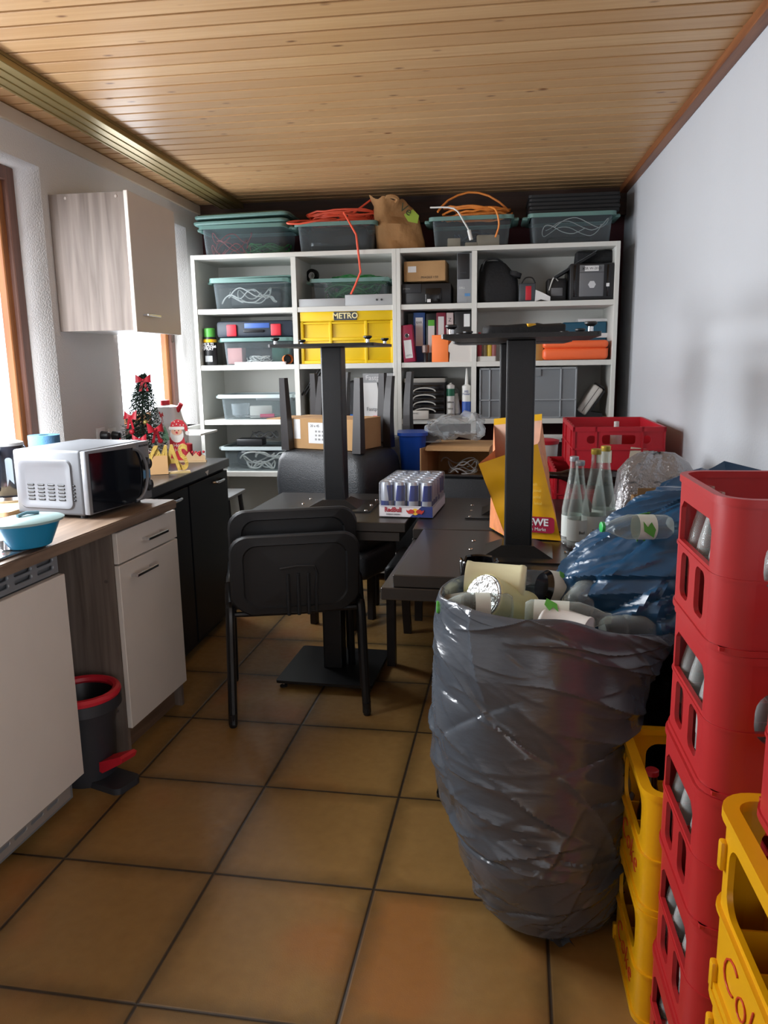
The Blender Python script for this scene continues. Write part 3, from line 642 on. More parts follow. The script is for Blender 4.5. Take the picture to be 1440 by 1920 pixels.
q = MB().prism([(-.045, -.03), (0, -.045), (.05, -.02), (.03, .02), (-.02, .025)], 'z', 0, .0015, frame((.07, .033, h*.64), (.75, .0, -.6), (.6, .0, .75))); q.obj('green_leaf', mat('leaf_green', '93ad3f', .8), bagb, False)
MB().text('Ve', .07, .0012, frame((.028, .028, h*.74), (.86, .0, -.5), (.5, .1, .86))).obj('lettering', mat('olive_ink', '38402a', .8), bagb, False)
b4, l4, w4, h4 = clearbox('clear storage box with small beige boxes inside, right of the paper bag', (794, 404, 974, 460), YT, ZT, .38)
for x, y, s_, lb in ((-.1, .06, (.075, .05, .05), 'small beige box at the left inside the box under the orange coil'), (.1, .08, (.13, .06, .065), 'wide beige box at the right inside the box under the orange coil'), (.0, .07, (.07, .05, .025), 'flat beige piece in the middle inside the box under the orange coil')):
    solo('small_box', lb, 'box', MB().box(-s_[0]/2, s_[0]/2, 0, s_[1], 0, s_[2], .003), mat('beige_card', 'b8a890', .7), (l4.x+x, YT+y-.02, ZT+.006), .1, 'beige boxes on the shelf top')
tangle('cable_tangle', 'dark blue cables inside the box under the orange coil', 'cables', (l4.x+.02, YT+.22, ZT+.006), .28, .16, .1, 8, .006, mat('navy_cable', '2c3348', .5), 6)
OC = mat('orange_cable', 'e38a3c', .45)
o = thing('cable_coil', 'orange cable coil with a high loop and a white plug on the fourth box', 'cable', (l4.x, YT+.14, ZT+h4))
pts = coil(.03, .02, .01, .215, .1, 6, .1)
pts += [(.2, 0, .06), (.1, -.0, .13), (-.02, 0, .155), (-.14, -.02, .11), (-.2, -.06, .04)]
MB().tube(pts, .0062, 8, 2).obj('cable', OC, o)
MB().tube([(.1, -.1, .05), (.14, -.17, .02), (.16, -.175, -.06), (.14, -.172, -.13)], .0055, 8, 4).obj('cable_end', OC, o)
MB().tube([(-.24, -.1, .06), (-.1, -.15, .04), (-.04, -.172, -.04), (-.01, -.172, -.09)], .005, 8, 4).obj('white_lead', WCAB, o)
MB().cyl((-.012, -.172, -.085), (.002, -.172, -.14), .011).obj('plug', WHITE, o)
b5, l5, w5, h5 = clearbox('clear storage box in the right corner of the shelf top, under black trays', (980, 397, 1167, 453), YT, ZT, .38)
tangle('cable_tangle', 'thin white wire inside the box under the black trays', 'cables', (l5.x+.02, YT+.1, ZT+.03), .42, .12, .12, 2, .0022, WCAB, 5)
solo('cable_bundle', 'dark cables lying inside the box under the black trays', 'cables', MB().box(-.13, .13, -.06, .06, 0, .05, .02, 3), BLK, (l5.x+.0, YT+.2, ZT+.006))
for k in range(5):
    b = MB().loft([rrl(.5, .34, 0, .02), rrl(.515, .35, .006, .02, -.005), rrl(.515, .35, .02, .02, -.005), rrl(.48, .32, .02, .02, .01), rrl(.48, .32, .008, .02, .01)], True, True)
    solo('black_tray', ('lowest', 'second lowest', 'middle', 'second highest', 'topmost')[k]+' of the five black trays stacked on the box in the right corner', 'tray', b, mat('matt_black', '141517', .6), (l5.x+.01+.004*(k % 2), YT+.045, ZT+h5+.001+.0215*k), 0, 'black trays on the shelf top')
# ---------------- row 1
Z = ZB[0]
bx, l, w, h = clearbox('clear storage box full of white cables, upper left shelf compartment', (382, 522, 548, 578), SY+.03, Z, .36)
tangle('cable_tangle', 'white cables in the upper left storage box', 'cables', (l.x-.02, SY+.13, Z+.04), .36, .12, .12, 4, .004, WCAB, 11)
solo('plastic_bag', 'dark bag at the back of the upper left storage box', 'bag', foil(w-.2, .18, .12, .012, 10, 3), DKG, (l.x, SY+.26, Z+.006))
solo('box_lid', 'thin teal lid lying askew on the upper left storage box', 'lid', MB().loft([rrl(w-.05, .34, 0, .03), rrl(w-.05, .34, .008, .03)]), TEAL, (l.x+.01, SY+.035, Z+h+.003), rot=(0, -.018, .03))
bx, l, w, h = clearbox('clear storage box heaped with green cables above the yellow crate', (570, 521, 738, 575), SY+.06, Z, .36)
tangle('cable_tangle', 'green cables inside the box above the yellow crate', 'cables', (l.x, SY+.24, Z+.008), w-.17, .27, .13, 26, .0045, GREEN, 12)
o = solo('cable_coil', 'green cable coil heaped on top of the box above the yellow crate', 'cable', MB().tube(coil(0, 0, .0, .19, .1, 14, .15), .0045, 6), GREEN, (l.x+.02, SY+.24, Z+h-.02))
p = at(576, 516, Y=SY+.15)
t = thing('tape_roll', 'black tape roll standing on edge at the left end of the green cable box', 'tape', (p.x, SY+.3, Z+h+.0015), -.3)
T = M4.Translation((0, 0, .042)) @ M4.Rotation(pi/2, 4, 'X')
MB().lathe([(.022, -.012), (.042, -.012), (.042, .012), (.022, .012)], n=28, m=T, c0=False, c1=False).obj('tape', BLKG, t); MB().lathe([(.016, -.011), (.0225, -.011), (.0225, .011), (.016, .011)], n=24, m=T, c0=False, c1=False).obj('core', WHITEP, t)
loc, w, h = pb(560, 553, 735, 574, SY+.012, Z)
t = thing('flat_device', 'long flat light grey device in front of the green cable box', 'device', loc)
LG = mat('light_grey_metal', 'a9acae', .4)
MB().box(-w/2, -.0, 0, .04, 0, h*.72, .002).obj('thin_part', LG, t); MB().box(0, w/2, 0, .045, 0, h, .003).obj('thick_part', LG, t)
each('knob', [MB().cyl((x, -.004, h*.5), (x, .001, h*.5), .006) for x in (w*.34, w*.39)], BLK, t)
o, w, h = gbox('cardboard_box', 'brown cardboard box on a black printer in the upper middle compartment', 'box', (757, 489, 835, 526), SY+.05, Z+.135, .2, CARD, rz=-.06)
MB().box(-w*.4, -w*.2, -.001, .001, h*.45, h*.75).obj('paper_label', WHITEP, o); MB().text('FRAGILE 1:50', .018, .001, FRONT(.03, -.0008, h*.18)).obj('lettering', INK, o, False)
o, w, h = gbox('printer', 'black printer under the brown cardboard box', 'printer', (753, 531, 846, 567), SY+.05, Z, .3, BLK, .008)
MB().box(-w*.02, w*.3, -.012, .002, .01, h*.75, .004).obj('front_tray', BLKG, o); MB().box(-w*.49, -.03, -.006, .002, h*.55, h*.98, .003).obj('panel', DKG, o)
MB().text('EPSON', .014, .001, FRONT(-w*.4, -.007, h*.75)).obj('lettering', GRY, o, False); MB().box(w*.02, w*.09, -.014, -.01, .012, .03).obj('sticker', WHITEP, o)
o, w, h = gbox('desktop_computer', 'slim desktop computer standing upright beside the compartment divider', 'computer', (857, 474, 886, 562), SY+.03, Z, .32, mat('silver_mesh', '8d8f92', .4, .4, bump=.5, bs=500), .003)
MB().box(-w*.48, w*.3, -.004, .002, h*.48, h*.99, .002).obj('drive_panel', BLK, o); MB().text('DELL', .016, .001, FRONT(-w*.18, -.001, h*.31)).obj('lettering', WHITEP, o, False)
MB().box(.0, w*.35, -.001, .001, h*.14, h*.2).obj('blue_sticker', mat('blue_sticker', '4f7fae', .4), o); MB().box(-w*.3, w*.1, -.006, -.003, h*.6, h*.62).obj('button', DKG, o)
# black rucksack
loc, w, h = pb(897, 484, 974, 565, SY+.05, Z)
o = thing('rucksack', 'black rucksack in the upper right compartment', 'bag', loc)
FAB = mat('black_fabric', '121316', .75, bump=.3, bs=60)
rings = [[(x*s_+dx+.01*NZ.noise(V((x*14, y*14, t*5))), y*ds+.1+.012*NZ.noise(V((x*11, y*11+4, t*6))), h*t) for x, y in rrect(-w/2, w/2, -.09, .09, .06, 5)] for t, s_, ds, dx in ((0, .9, .9, 0), (.03, 1, 1, 0), (.3, 1.0, 1.05, 0), (.55, .96, 1, -.005), (.75, .78, .8, -.02), (.9, .6, .6, -.03), (.97, .4, .4, -.03))]
MB().loft(rings).obj('bag_body', FAB, o)
MB().tube([(-.1, .02, h*.72), (-.08, 0, h*.95), (-.02, .02, h*1.0), (.02, .05, h*.93)], .006, 6, 4).obj('carry_strap', BLK, o)
MB().box(.06, .13, 0, .12, h*.5, h*.64, .03, 3, M4.Rotation(.3, 4, 'Y') @ M4.Translation((-.05, 0, .04))).obj('flap', FAB, o)
o, w, h = gbox('adapter', 'small grey device with a red front between the rucksack and an open book', 'device', (973, 531, 1004, 563), SY+.06, Z, .08, mat('slate_plastic', '3f454b', .4), .008)
MB().box(-w*.1, w*.25, -.003, .002, h*.1, h*.85, .003).obj('red_panel', RED, o); MB().tube([(-w*.35, .03, h), (-w*.1, .03, h*1.3), (w*.3, .03, h*1.3), (w*.5, .03, h)], .004, 6, 4).obj('cord', BCAB, o)
loc, w, h = pb(1003, 543, 1032, 563, SY+.05, Z)
o = thing('notebook', 'open white notebook lying on edge beside the small red-fronted device', 'book', loc)
MB().loft([[(-w/2, .0, .002), (-w*.1, 0, h*.2), (w/2, .0, 0), (w/2, 0, h*.4), (-.0, 0, h*.75), (-w*.45, 0, h)]]+[[(-w/2, .1, .002), (-w*.1, .1, h*.2), (w/2, .1, 0), (w/2, .1, h*.4), (-.0, .1, h*.75), (-w*.45, .1, h)]]).obj('pages', WHITEP, o, False)
o, w, h = gbox('label_printer', 'black device with a grey keypad left of the black computer case', 'device', (1026, 522, 1062, 563), SY+.1, Z, .15, BLK, .008)
MB().box(-w*.3, w*.3, -.003, .002, h*.25, h*.6, .002).obj('keypad', mat('keypad_grey', '6a6c70', .5), o); MB().tube([(-w*.4, 0, h*.5), (-w*.2, -.02, h*1.0), (w*.05, 0, h*.9)], .004, 6, 4).obj('white_cord', WCAB, o)
# computer case
loc, w, h = pb(1068, 493, 1152, 558, SY+.03, Z)
o = thing('computer_case', 'black cube computer case with a grey front at the right end of its shelf', 'computer', loc)
MB().box(-w/2, w/2, 0, .33, 0, h, .01).obj('case', BLK, o)
g = MB().box(-w*.28, w*.26, -.008, .002, h*.1, h*.95, .003); g = g.obj('front_panel', mat('case_grey', '6c6e71', .45, .3), o)
MB().box(-w*.28, w*.26, -.009, -.006, h*.74, h*.75).obj('seam', INK, g); MB().prism(ell(0, h*.42, .022, .022, 6), 'y', -.0095, -.007).obj('hexagon_badge', mat('badge', 'c8cacc', .3), g)
lb = MB().box(-w*.17, w*.14, -.0096, -.007, h*.78, h*.92).obj('paper_label', WHITEP, g); MB().text('XSR W-2013', .02, .0006, FRONT(-w*.015, -.0099, h*.85)).obj('lettering', INK, lb, False)
each('side_grip', [MB().box(s*w*.33, s*w*.42, -.004, .002, h*.1, h*.95, .002) for s in (-1, 1)], BLKG, o)
MB().box(w*.32, w*.39, -.006, -.003, h*.36, h*.45).obj('sticker', WHITEP, o)
p = at(1120, 495, Y=SY+.1)
solo('folded_bag', 'black folded bag lying on the cube computer case', 'bag', foil(.24, .16, .07, .012, 12, 6), FAB, (p.x, SY+.2, Z+h+.004))
pA, pB = at(1040, 521, Y=SY+.06), at(1118, 474, Y=SY+.06)
o = thing('ring_binder_sheet', 'thin clear plastic folder leaning up against the computer case', 'folder', ((pA.x+pB.x)/2, SY+.06, (pA.z+pB.z)/2), rot=(0, -math.atan2(pB.z-pA.z, pB.x-pA.x), 0))
MB().box(-(pB-pA).length/2, (pB-pA).length/2, .0, .15, -.006, .008, .003).obj('black_sheet', FAB, o); MB().box(-(pB-pA).length/2, (pB-pA).length/2+.01, -.004, .14, .0085, .011).obj('clear_cover', FILM, o)
# ---------------- row 2
Z = ZB[1]
loc, w, h = pb(378, 615, 402, 685, SY+.04, Z); r0 = w/2
o = thing('spray_can', 'black spray can with a green cap at the left end of its shelf', 'spray can', loc+V((0, r0, 0)))
cn = MB().lathe([(r0*.94, 0), (r0, .004), (r0, h*.72), (r0*.9, h*.76), (r0*.78, h*.77)], n=28).obj('can', BLK, o)
MB().lathe([(r0*.86, h*.765), (r0*.86, h*.98), (r0*.7, h)], n=28).obj('cap', mat('green_cap', '4fa040', .4), o)
MB().lathe([(r0*1.01, h*.62), (r0*1.01, h*.7)], n=28, c0=False, c1=False).obj('yellow_band', YEL, cn)
q = MB()
for k, (tx, zz) in enumerate((('MULTI', .56), ('FUNKTIONS', .5), ('SPRAY', .44))): q.text(tx, .026 if k != 1 else .019, .001, FRONT(0, -r0-.0005, h*zz))
q.obj('lettering', WHITEP, cn, False); MB().box(-r0*.5, r0*.6, -r0-.0007, -r0*.85, h*.1, h*.26).obj('grey_label', GRY, cn)
bx, l, w, h = clearbox('clear storage box under the dark tool case, left column', (402, 633, 555, 684), SY+.03, Z, .36)
solo('small_box', 'small pink and white carton inside the box under the tool case', 'box', MB().box(-.05, .05, 0, .06, 0, .1, .003), mat('pink_card', 'c48a86', .7), (l.x-.15, SY+.09, Z+.006), -.15)
tangle('cable_tangle', 'white and beige cables inside the box under the tool case', 'cables', (l.x, SY+.11, Z+.006), .2, .08, .05, 9, .003, WCAB, 21)
solo('small_box', 'dark green carton at the right inside the box under the tool case', 'box', MB().box(-.055, .055, 0, .08, 0, .11, .003), mat('green_card', '1f5a4a', .7), (l.x+.14, SY+.12, Z+.006), .1)
solo('cable_bundle', 'dark cables at the back inside the box under the tool case', 'cables', foil(.3, .1, .1, .012, 14, 8), DKG, (l.x, SY+.28, Z+.006))
b_, w, h0 = gbox('tool_case', 'dark blue tool case with two red latches on a clear box', 'case', (405, 601, 548, 632), SY+.06, Z+h+.002, .28, mat('tool_case_blue', '1d2836', .5), .02, 'case_body')
each('latch', [MB().box(s*w*.29-.032, s*w*.29+.032, -.012, .004, h0*.08, h0*.78, .006) for s in (-1, 1)], RED, b_)
MB().box(-w*.14, w*.14, -.012, .02, h0*.3, h0*.45, .008).obj('carry_handle', BLK, b_); MB().box(-.06, .1, -.002, .004, h0*.55, h0*.85, .002).obj('blue_sticker', mat('blue_sticker2', '3c5fa8', .4), b_)
loc, w, h = pb(440, 680, 536, 686, SY+.008, Z)
solo('ruler', 'white flat strip lying in front of the box under the tool case', 'strip', MB().box(-w/2, w/2, 0, .015, 0, .018, .001), WHITEP, loc)
p = at(543, 674, Y=SY+.03)
T = M4.Rotation(pi/2, 4, 'X'); o = thing('cup', 'small orange cup lying on its side beside the column divider', 'cup', (p.x-.004, SY+.015, Z+.032), .5)
MB().lathe([(.03, 0), (.024, -.07), (.022, -.07), (.027, -.004)], n=24, m=T, c0=False, c1=False).obj('cup_body', mat('orange_cup', 'c4682c', .5), o); MB().lathe([(.001, -.03), (.026, -.03)], n=24, m=T, c0=False, c1=False).obj('dark_filling', BLK, o)
# yellow folding crate
loc, w, h = pb(564, 582, 738, 683, SY+.02, Z); h -= .002
o = thing('folding_crate', 'yellow folding crate with a dark name plate', 'crate', loc)
YM = mat('crate_yellow', 'e3bd00', .4)
MB().box(-w/2+.01, w/2-.01, .008, .36, 0, h-.012, .004).obj('crate_body', YM, o)
b = MB()
for a in ((-w/2+.005, w/2-.005, h-.075, h-.065), (-w/2+.01, w/2-.01, .0, .02), (-w/2+.01, w/2-.01, h*.44, h*.5)): b.box(a[0], a[1], -.004, .01, a[2], a[3], .003)
for fx in (-.5, -.19, .19, .47): b.box(fx*w, fx*w+.02, -.005, .01, .0, h-.06, .003)
b.obj('ribs', YM, o); MB().box(-w/2, w/2, -.008, .37, h-.06, h, .006).obj('top_rim', YM, o)
q = MB(); sg = q.box(-.075, .065, -.013, -.007, h-.056, h-.006, .001, 1).obj('name_plate', mat('plate_slate', '343a45', .5), o, False)
MB().text('METRO', .047, .002, FRONT(-.005, -.0135, h-.031), bold=.001).obj('lettering', mat('cream_letters', 'e6d9a0', .5), sg, False)
# binders
def binder(px, label, m, lab, Y=SY+.03, rz=0, lean=0, labcol=None, ring=True, lp=None):
    loc, w, h = pb(*px, Y, Z); o = thing('ring_binder', label, 'binder', loc, rot=(0, lean, rz), group='ring binders')
    MB().box(-w/2, w/2, 0, .28, 0.003, h, .003).obj('cover', m, o)
    a0, a1, c0, c1 = lp or (-.32, .32, .12, .6)
    if lab: MB().box(a0*w, a1*w, -.0012, .001, c0*h, c1*h).obj('spine_label', labcol or WHITEP, o, False)
    if ring:
        MB().tube([(.012*cos(t), -.001, h*.72+.012*sin(t)) for t in [k*pi/8 for k in range(16)]], .002, 6, closed=True).obj('finger_ring', CHR, o)
        MB().cyl((0, -.0005, h*.72), (0, .002, h*.72), .011).obj('finger_hole', BLK, o)
    return o, w, h
MAG = mat('magenta_board', '9c1f45', .5)
o, w, h = binder((757, 609, 779, 681), 'magenta ring binder leaning at the left end of the binder row', MAG, True, SY+.02, lean=-.1)
MB().text('LEITZ', .014, .0006, FRONT(0, -.0016, h*.19)).obj('lettering', INK, o, False)
o, w, h = binder((775, 586, 797, 681), 'blue ring binder with a long white label behind the magenta one', mat('blue_board', '2f4f88', .5), True, SY+.12, lean=.0, ring=False, lp=(-.3, .32, .33, .9))
MB().text('BAR', .02, .0006, FRONT(0, -.0016, h*.8)).obj('lettering', INK, o, False)
o, w, h = binder((799, 588, 818, 681), 'black ring binder with a white and green spine label', BLK, True, SY+.12, ring=False, lp=(-.3, .32, .2, .75))
MB().box(-w*.3, w*.32, -.0018, .001, h*.75, h*.87).obj('green_label', mat('label_green', '58b030', .5), o, False)
binder((818, 586, 836, 681), 'dark red ring binder right of the one with the green label', mat('dark_red_board', '7e1c34', .5), True, SY+.12, ring=False, lp=(-.3, .3, .3, .92))
o, w, h = binder((837, 586, 850, 681), 'slim white ring binder with handwriting beside the dark red one', mat('pinkish_board', 'c9b8b6', .6), False, SY+.12, ring=False)
MB().text('Z', .03, .0006, FRONT(0, -.0008, h*.85)).obj('lettering', INK, o, False)
o, w, h = binder((852, 584, 884, 681), 'wide black ring binder at the right end of the binder row', BLK, True, SY+.12, ring=False, lp=(.05, .4, .7, .95))
solo('archive_box', 'orange cardboard box standing in front of the binders', 'box', MB().box(-.05, .05, 0, .12, 0, at(825, 628, Y=SY+.02).z-Z, .003), mat('orange_card', 'ee7a34', .6), (at(825, 650, Y=SY+.02).x, SY+.015, Z), -.12)
loc, w, h = pb(841, 639, 884, 681, SY+.012, Z)
o = thing('white_carton', 'torn white carton at the right in front of the binders', 'box', loc)
MB().prism([(-w/2+.004, 0), (w/2, 0), (w/2, h-.004), (.0, h-.006), (-w/2+.02, h), (-w/2, h-.025), (-w/2-.002, h*.5), (-w/2+.008, h*.44)], 'y', 0, .1).obj('carton', mat('white_card', 'cfcac4', .7), o, False)
p = at(798, 672, Y=SY+.05)
o = thing('flashlight', 'small dark torch standing in front of the blue binder', 'torch', (p.x, SY+.05, Z))
MB().lathe([(.012, 0), (.013, .05), (.016, .055)], n=20).obj('barrel', BLK, o); MB().lathe([(.016, .055), (.022, .06), (.023, .1), (.02, .103)], n=20).obj('head', mat('rosy_metal', '75625c', .4, .3), o)
# row 2 right column
p = at(910, 680, Y=SY+.03)
cols = (('e0c23a', 'yellow'), ('8a6a5a', 'brown patterned'), ('c02838', 'red'))
for k, (px_, cc, lb, hh) in enumerate(((899, 'a02434', 'red glue tube at the left in a white tray', .15), (909, '7d6c4c', 'brown patterned bottle second from left in a white tray', .17), (918, 'd0b030', 'yellow bottle third from left in a white tray', .16), (926, '9a5a58', 'dusky pink bottle at the right in a white tray', .165))):
    p = at(px_, 660, Y=SY+.06)
    o = thing('bottle', lb, 'bottle', (p.x, SY+.075, Z+.022), 0, 'bottles on the right shelf')
    MB().lathe([(.0135, 0), (.014, .004), (.014, hh*.78), (.007, hh*.86)], n=20).obj('bottle_body', mat('bottle_'+cc, cc, .4, var=.25, vs=40), o); MB().lathe([(.008, hh*.86), (.008, hh)], n=16).obj('cap', mat('cap_'+cc, ('e8e0c8' if k % 2 else 'b8202c'), .4), o)
loc, w, h = pb(895, 672, 930, 681, SY+.03, Z)
solo('bottle_tray', 'small white tray holding four coloured bottles', 'tray', MB().loft([rrl(w, .09, 0, .01), rrl(w, .09, .03, .01), rrl(w-.006, .084, .03, .008, .003), rrl(w-.006, .084, .018, .008, .003)]), WHITE, loc)
solo('yellow_carton', 'narrow ochre carton left of the orange tool case', 'box', MB().box(-.028, .028, 0, .1, 0, .15, .002), mat('ochre_card', 'ab8648', .7), (at(1010, 660, Y=SY+.05).x, SY+.05, Z), .2)
loc, w, h = pb(1018, 638, 1143, 677, SY+.01, Z)
o = thing('tool_case', 'bright orange plastic case on the right shelf', 'case', loc)
MB().box(-w/2, w/2-.006, 0, .2, .002, h*.62, .022, 4).obj('case_bottom', ORG, o); MB().box(-w/2, w/2-.006, 0, .2, h*.6, h, .02, 4).obj('case_lid', ORG, o); MB().box(w/2-.012, w/2, .05, .12, h*.45, h*.6, .004).obj('latch', ORG, o)
loc, w, h = pb(1060, 601, 1146, 640, SY+.04, Z+h+.003)
o = thing('tool_case', 'petrol blue tool case with a white label behind the orange case', 'case', (loc.x, SY+.22, Z))
HH = loc.z+h-Z
MB().box(-w/2, w/2, 0, .17, 0, HH, .01, 3).obj('case_body', mat('petrol_plastic', '1c5670', .45), o); MB().box(-.0, .14, -.002, .002, HH*.58, HH*.7).obj('paper_label', WHITEP, o)
MB().text('420 075', .02, .001, FRONT(.06, -.0026, HH*.65)).obj('lettering', INK, o, False)
solo('white_carton', 'flat white packet on the petrol blue tool case', 'packet', MB().box(-.1, .1, 0, .1, 0, .018, .002), WHITEP, (loc.x+.06, SY+.24, Z+HH+.001), .1)
# ---------------- row 3
Z = ZB[2]
bx, l, w, h = clearbox('pale clear box of small electric parts in the left column above the lowest box', (398, 740, 552, 784), SY+.03, Z, .36, mat('pale_rim', 'b9c6c8', .4))
solo('small_box', 'white and grey carton inside the pale clear box', 'box', MB().box(-.07, .07, 0, .07, 0, .075, .004), mat('offwhite_card', 'c9c7c0', .7), (l.x+.03, SY+.1, Z+.006), .25)
solo('router', 'grey flat router lying on top of the things in the pale clear box', 'router', MB().box(-.12, .12, 0, .12, 0, .035, .012, 3), GRY, (l.x+.1, SY+.16, Z+h-.05), rot=(0, .05, .1))
o = thing('screwdriver', 'screwdriver with a pink handle inside the pale clear box', 'screwdriver', (l.x+.03, SY+.08, Z+.02), .1)
MB().cyl((.0, 0, 0), (.09, 0, 0), .012, .014).obj('handle', mat('pink_plastic', 'b8385c', .4), o); MB().cyl((-.1, 0, 0), (0, 0, 0), .003).obj('shaft', CHR, o)
solo('glass_bowl', 'round clear container at the left inside the pale clear box', 'bowl', MB().lathe([(.03, 0), (.055, .02), (.06, .09), (.056, .09), (.05, .022)], n=28), FILM, (l.x-.12, SY+.15, Z+.006))
loc, w, h = pb(580, 716, 612, 781, SY+.1, Z)
solo('grey_box', 'tall grey box behind the left table post', 'box', MB().box(-w/2, w/2, 0, .2, 0, h, .004), mat('mid_grey', '8f9190', .6), loc)
for k, (xa, ya, xb, yb) in enumerate(((566, 741, 600, 690), (572, 741, 606, 690))):
    a, b_ = at(xa, ya, Y=SY+.05), at(xb, yb, Y=SY+.05)
    a.z = max(a.z, Z+.01); solo('black_rod', ('left', 'right')[k]+' of the two thin black rods leaning in front of the grey box', 'rod', MB().cyl((0, 0, 0), b_-a, .006), BLK, a-V((0, 0, 0)), 0, 'black rods')
loc, w, h = pb(650, 712, 682, 782, SY+.05, Z)
solo('black_pouch', 'limp black pouch left of the white copy paper box', 'bag', foil(w, .1, h, .014, 12, 9), FAB, loc+V((0, .08, 0)))
loc, w, h = pb(681, 700, 739, 782, SY+.02, Z)
o = thing('paper_box', 'white torn copy paper box with a grey top band', 'box', loc)
MB().prism([(-w/2, 0), (w/2, 0), (w/2, h*.8), (.012, h*.8), (.004, h*.42), (-.01, h*.8), (-w/2, h*.8)], 'y', 0, .02).obj('carton', WHITEP, o, False)
MB().box(-w/2+.001, w/2-.001, .021, .2, 0, h*.78).obj('carton_back', mat('dark_inside', '6a6a68', .8), o, False)
bd = MB().box(-w/2, w/2, -.001, .2, h*.8, h).obj('grey_band', mat('band_grey', '9a9c9f', .6), o, False)
MB().text('Fastprint', .042, .001, FRONT(-.005, -.0018, h*.9)).obj('lettering', WHITEP, bd, False); MB().text('Fastprint', .032, .001, FRONT(-.02, -.0006, h*.22)).obj('lettering', mat('grey_ink', '777a7d', .7), o, False)
p = at(712, 783, Y=SY+.03)
o = thing('utility_knife', 'red utility knife lying in front of the copy paper box', 'knife', (p.x, SY+.008, Z+.012), .0)
MB().box(-.04, .07, -.006, .006, -.012, .01, .004).obj('handle', mat('bright_red', 'cc3038', .4), o); MB().box(-.1, -.04, -.002, .002, -.006, .006).obj('blade', CHR, o)
solo('blue_clip', 'small bright blue piece lying beside the utility knife', 'clip', MB().box(-.03, .03, 0, .03, 0, .03, .006), mat('bright_blue', '2468b8', .4), (at(655, 782, Y=SY).x, SY+.012, Z))
loc, w, h = pb(758, 709, 834, 784, SY+.03, Z)
o = thing('letter_trays', 'black drawer unit with four rounded drawer fronts', 'drawer unit', loc)
MB().box(-w/2, w/2, .004, .3, 0, h, .004).obj('housing', BLK, o); MB().box(-w/2-.002, w/2+.002, 0, .3, h-.028, h, .004).obj('top_cover', mat('tray_grey', '96948e', .5), o)
for k in range(4):
    z0 = .045+k*(h-.08)/4; d = MB().box(-w/2+.006, w/2-.006, -.004, .006, z0, z0+(h-.08)/4-.006, .002).obj('drawer', BLKG, o)
    MB().prism([(.07*cos(t), z0-.004+.026*sin(t)) for t in [RD(180*i/12) for i in range(13)]]+[(-.062*cos(t), z0-.004+.018*sin(t)) for t in [RD(180*i/12) for i in range(13)]], 'y', -.007, -.003).obj('drawer_edge', mat('tray_edge', 'a8a6a0', .45), d, False)
    MB().box(-w*.47, -w*.27, -.006, -.003, z0+.028, z0+.038).obj('label_slot', GRY, d)
MB().box(-w/2, w/2, -.003, .01, 0, .03, .002).obj('base_strip', GRY, o)
loc, w, h = pb(762, 770, 804, 784, SY+.01, Z)
o = thing('small_box', 'small white printed box in front of the drawer unit', 'box', loc)
MB().box(-w/2, w/2, -.03, .016, 0, h, .002).obj('carton', mat('offwhite', 'c4bfb8', .6), o); MB().text('WHIZ', .014, .0006, FRONT(-.01, -.0304, h*.7)).obj('lettering', INK, o, False)
def cartridge(px, label, band, cc, noz):
    loc, w, h = pb(*px, SY+.03, Z); r = w/2; o = thing('cartridge', label, 'cartridge', loc+V((0, r, 0)), 0, 'sealant cartridges'); hb = h*(.65 if noz else .93)
    t = MB().lathe([(r, 0), (r, hb), (r*.4, hb+.008)], n=28).obj('tube', WHITE, o)
    MB().lathe([(r*1.012, hb*band[0]), (r*1.012, hb*band[1])], n=28, c0=False, c1=False).obj('coloured_band', mat('band_'+cc, cc, .4), t)
    if noz: MB().lathe([(r*.4, hb+.006), (r*.35, hb+.03), (r*.14, h)], n=16).obj('nozzle', WHITE, o)
    else: MB().lathe([(r*.3, hb+.006), (r*.3, h)], n=16).obj('nozzle', WHITE, o)
    q = MB()
    for k, (tx, zz, sz) in enumerate((('MS', .82, .02), ('Power', .75, .018)) if noz else (('Silikon', .5, .016), ('310 ml', .3, .012), ('WEISS', .12, .016))): q.text(tx, sz, .001, FRONT(0, -r-.0006, hb*zz))
    q.obj('lettering', INK if not noz else mat('blue_ink', '2a4a90', .5), t, False)
cartridge((837, 718, 852, 784), 'white sealant cartridge with a dark green band at the top', (.68, .9), '16664a', False)
cartridge((866, 690, 883, 784), 'white sealant cartridge with a blue oval print and a long nozzle', (.06, .52), '3056a8', True)
p = at(858, 783, Y=SY+.05)
o = thing('glue_tube', 'grey squeezed glue tube leaning between the two cartridges', 'tube', (p.x+.004, SY+.075, Z+.001), rot=(0, -.16, 0))
MB().lathe([(.012, 0), (.013, .015), (.02, .022), (.02, .03)], n=20).obj('cap', GRY, o); MB().loft([[(.021*cos(a), .021*sin(a)*s_, z) for a in [2*pi*k/20 for k in range(20)]] for z, s_ in ((.03, 1), (.09, .8), (.15, .12))]).obj('tube_body', mat('tube_grey', 'b4b4b0', .4, var=.2, vs=60), o)
p = at(849, 712, Y=SY+.2)
o = thing('tape_roll', 'roll of clear tape standing behind the sealant cartridges', 'tape', (p.x, SY+.2, Z+.145))
T = M4.Rotation(pi/2, 4, 'X') @ M4.Translation((0, 0, 0)); MB().lathe([(.026, -.02), (.042, -.02), (.042, .02), (.026, .02)], n=28, m=T, c0=False, c1=False).obj('tape', mat('tape_green', '7d8c88', .25), o); MB().lathe([(.02, -.02), (.026, -.02), (.026, .02), (.02, .02)], n=28, m=T, c0=False, c1=False).obj('core', WHITEP, o)
solo('red_carton', 'dark red box behind the sealant cartridges, carrying the tape roll', 'box', MB().box(-.06, .06, 0, .1, 0, .102, .002), mat('brick_card', '7c3328', .6), (at(855, 760, Y=SY+.17).x, SY+.16, Z))
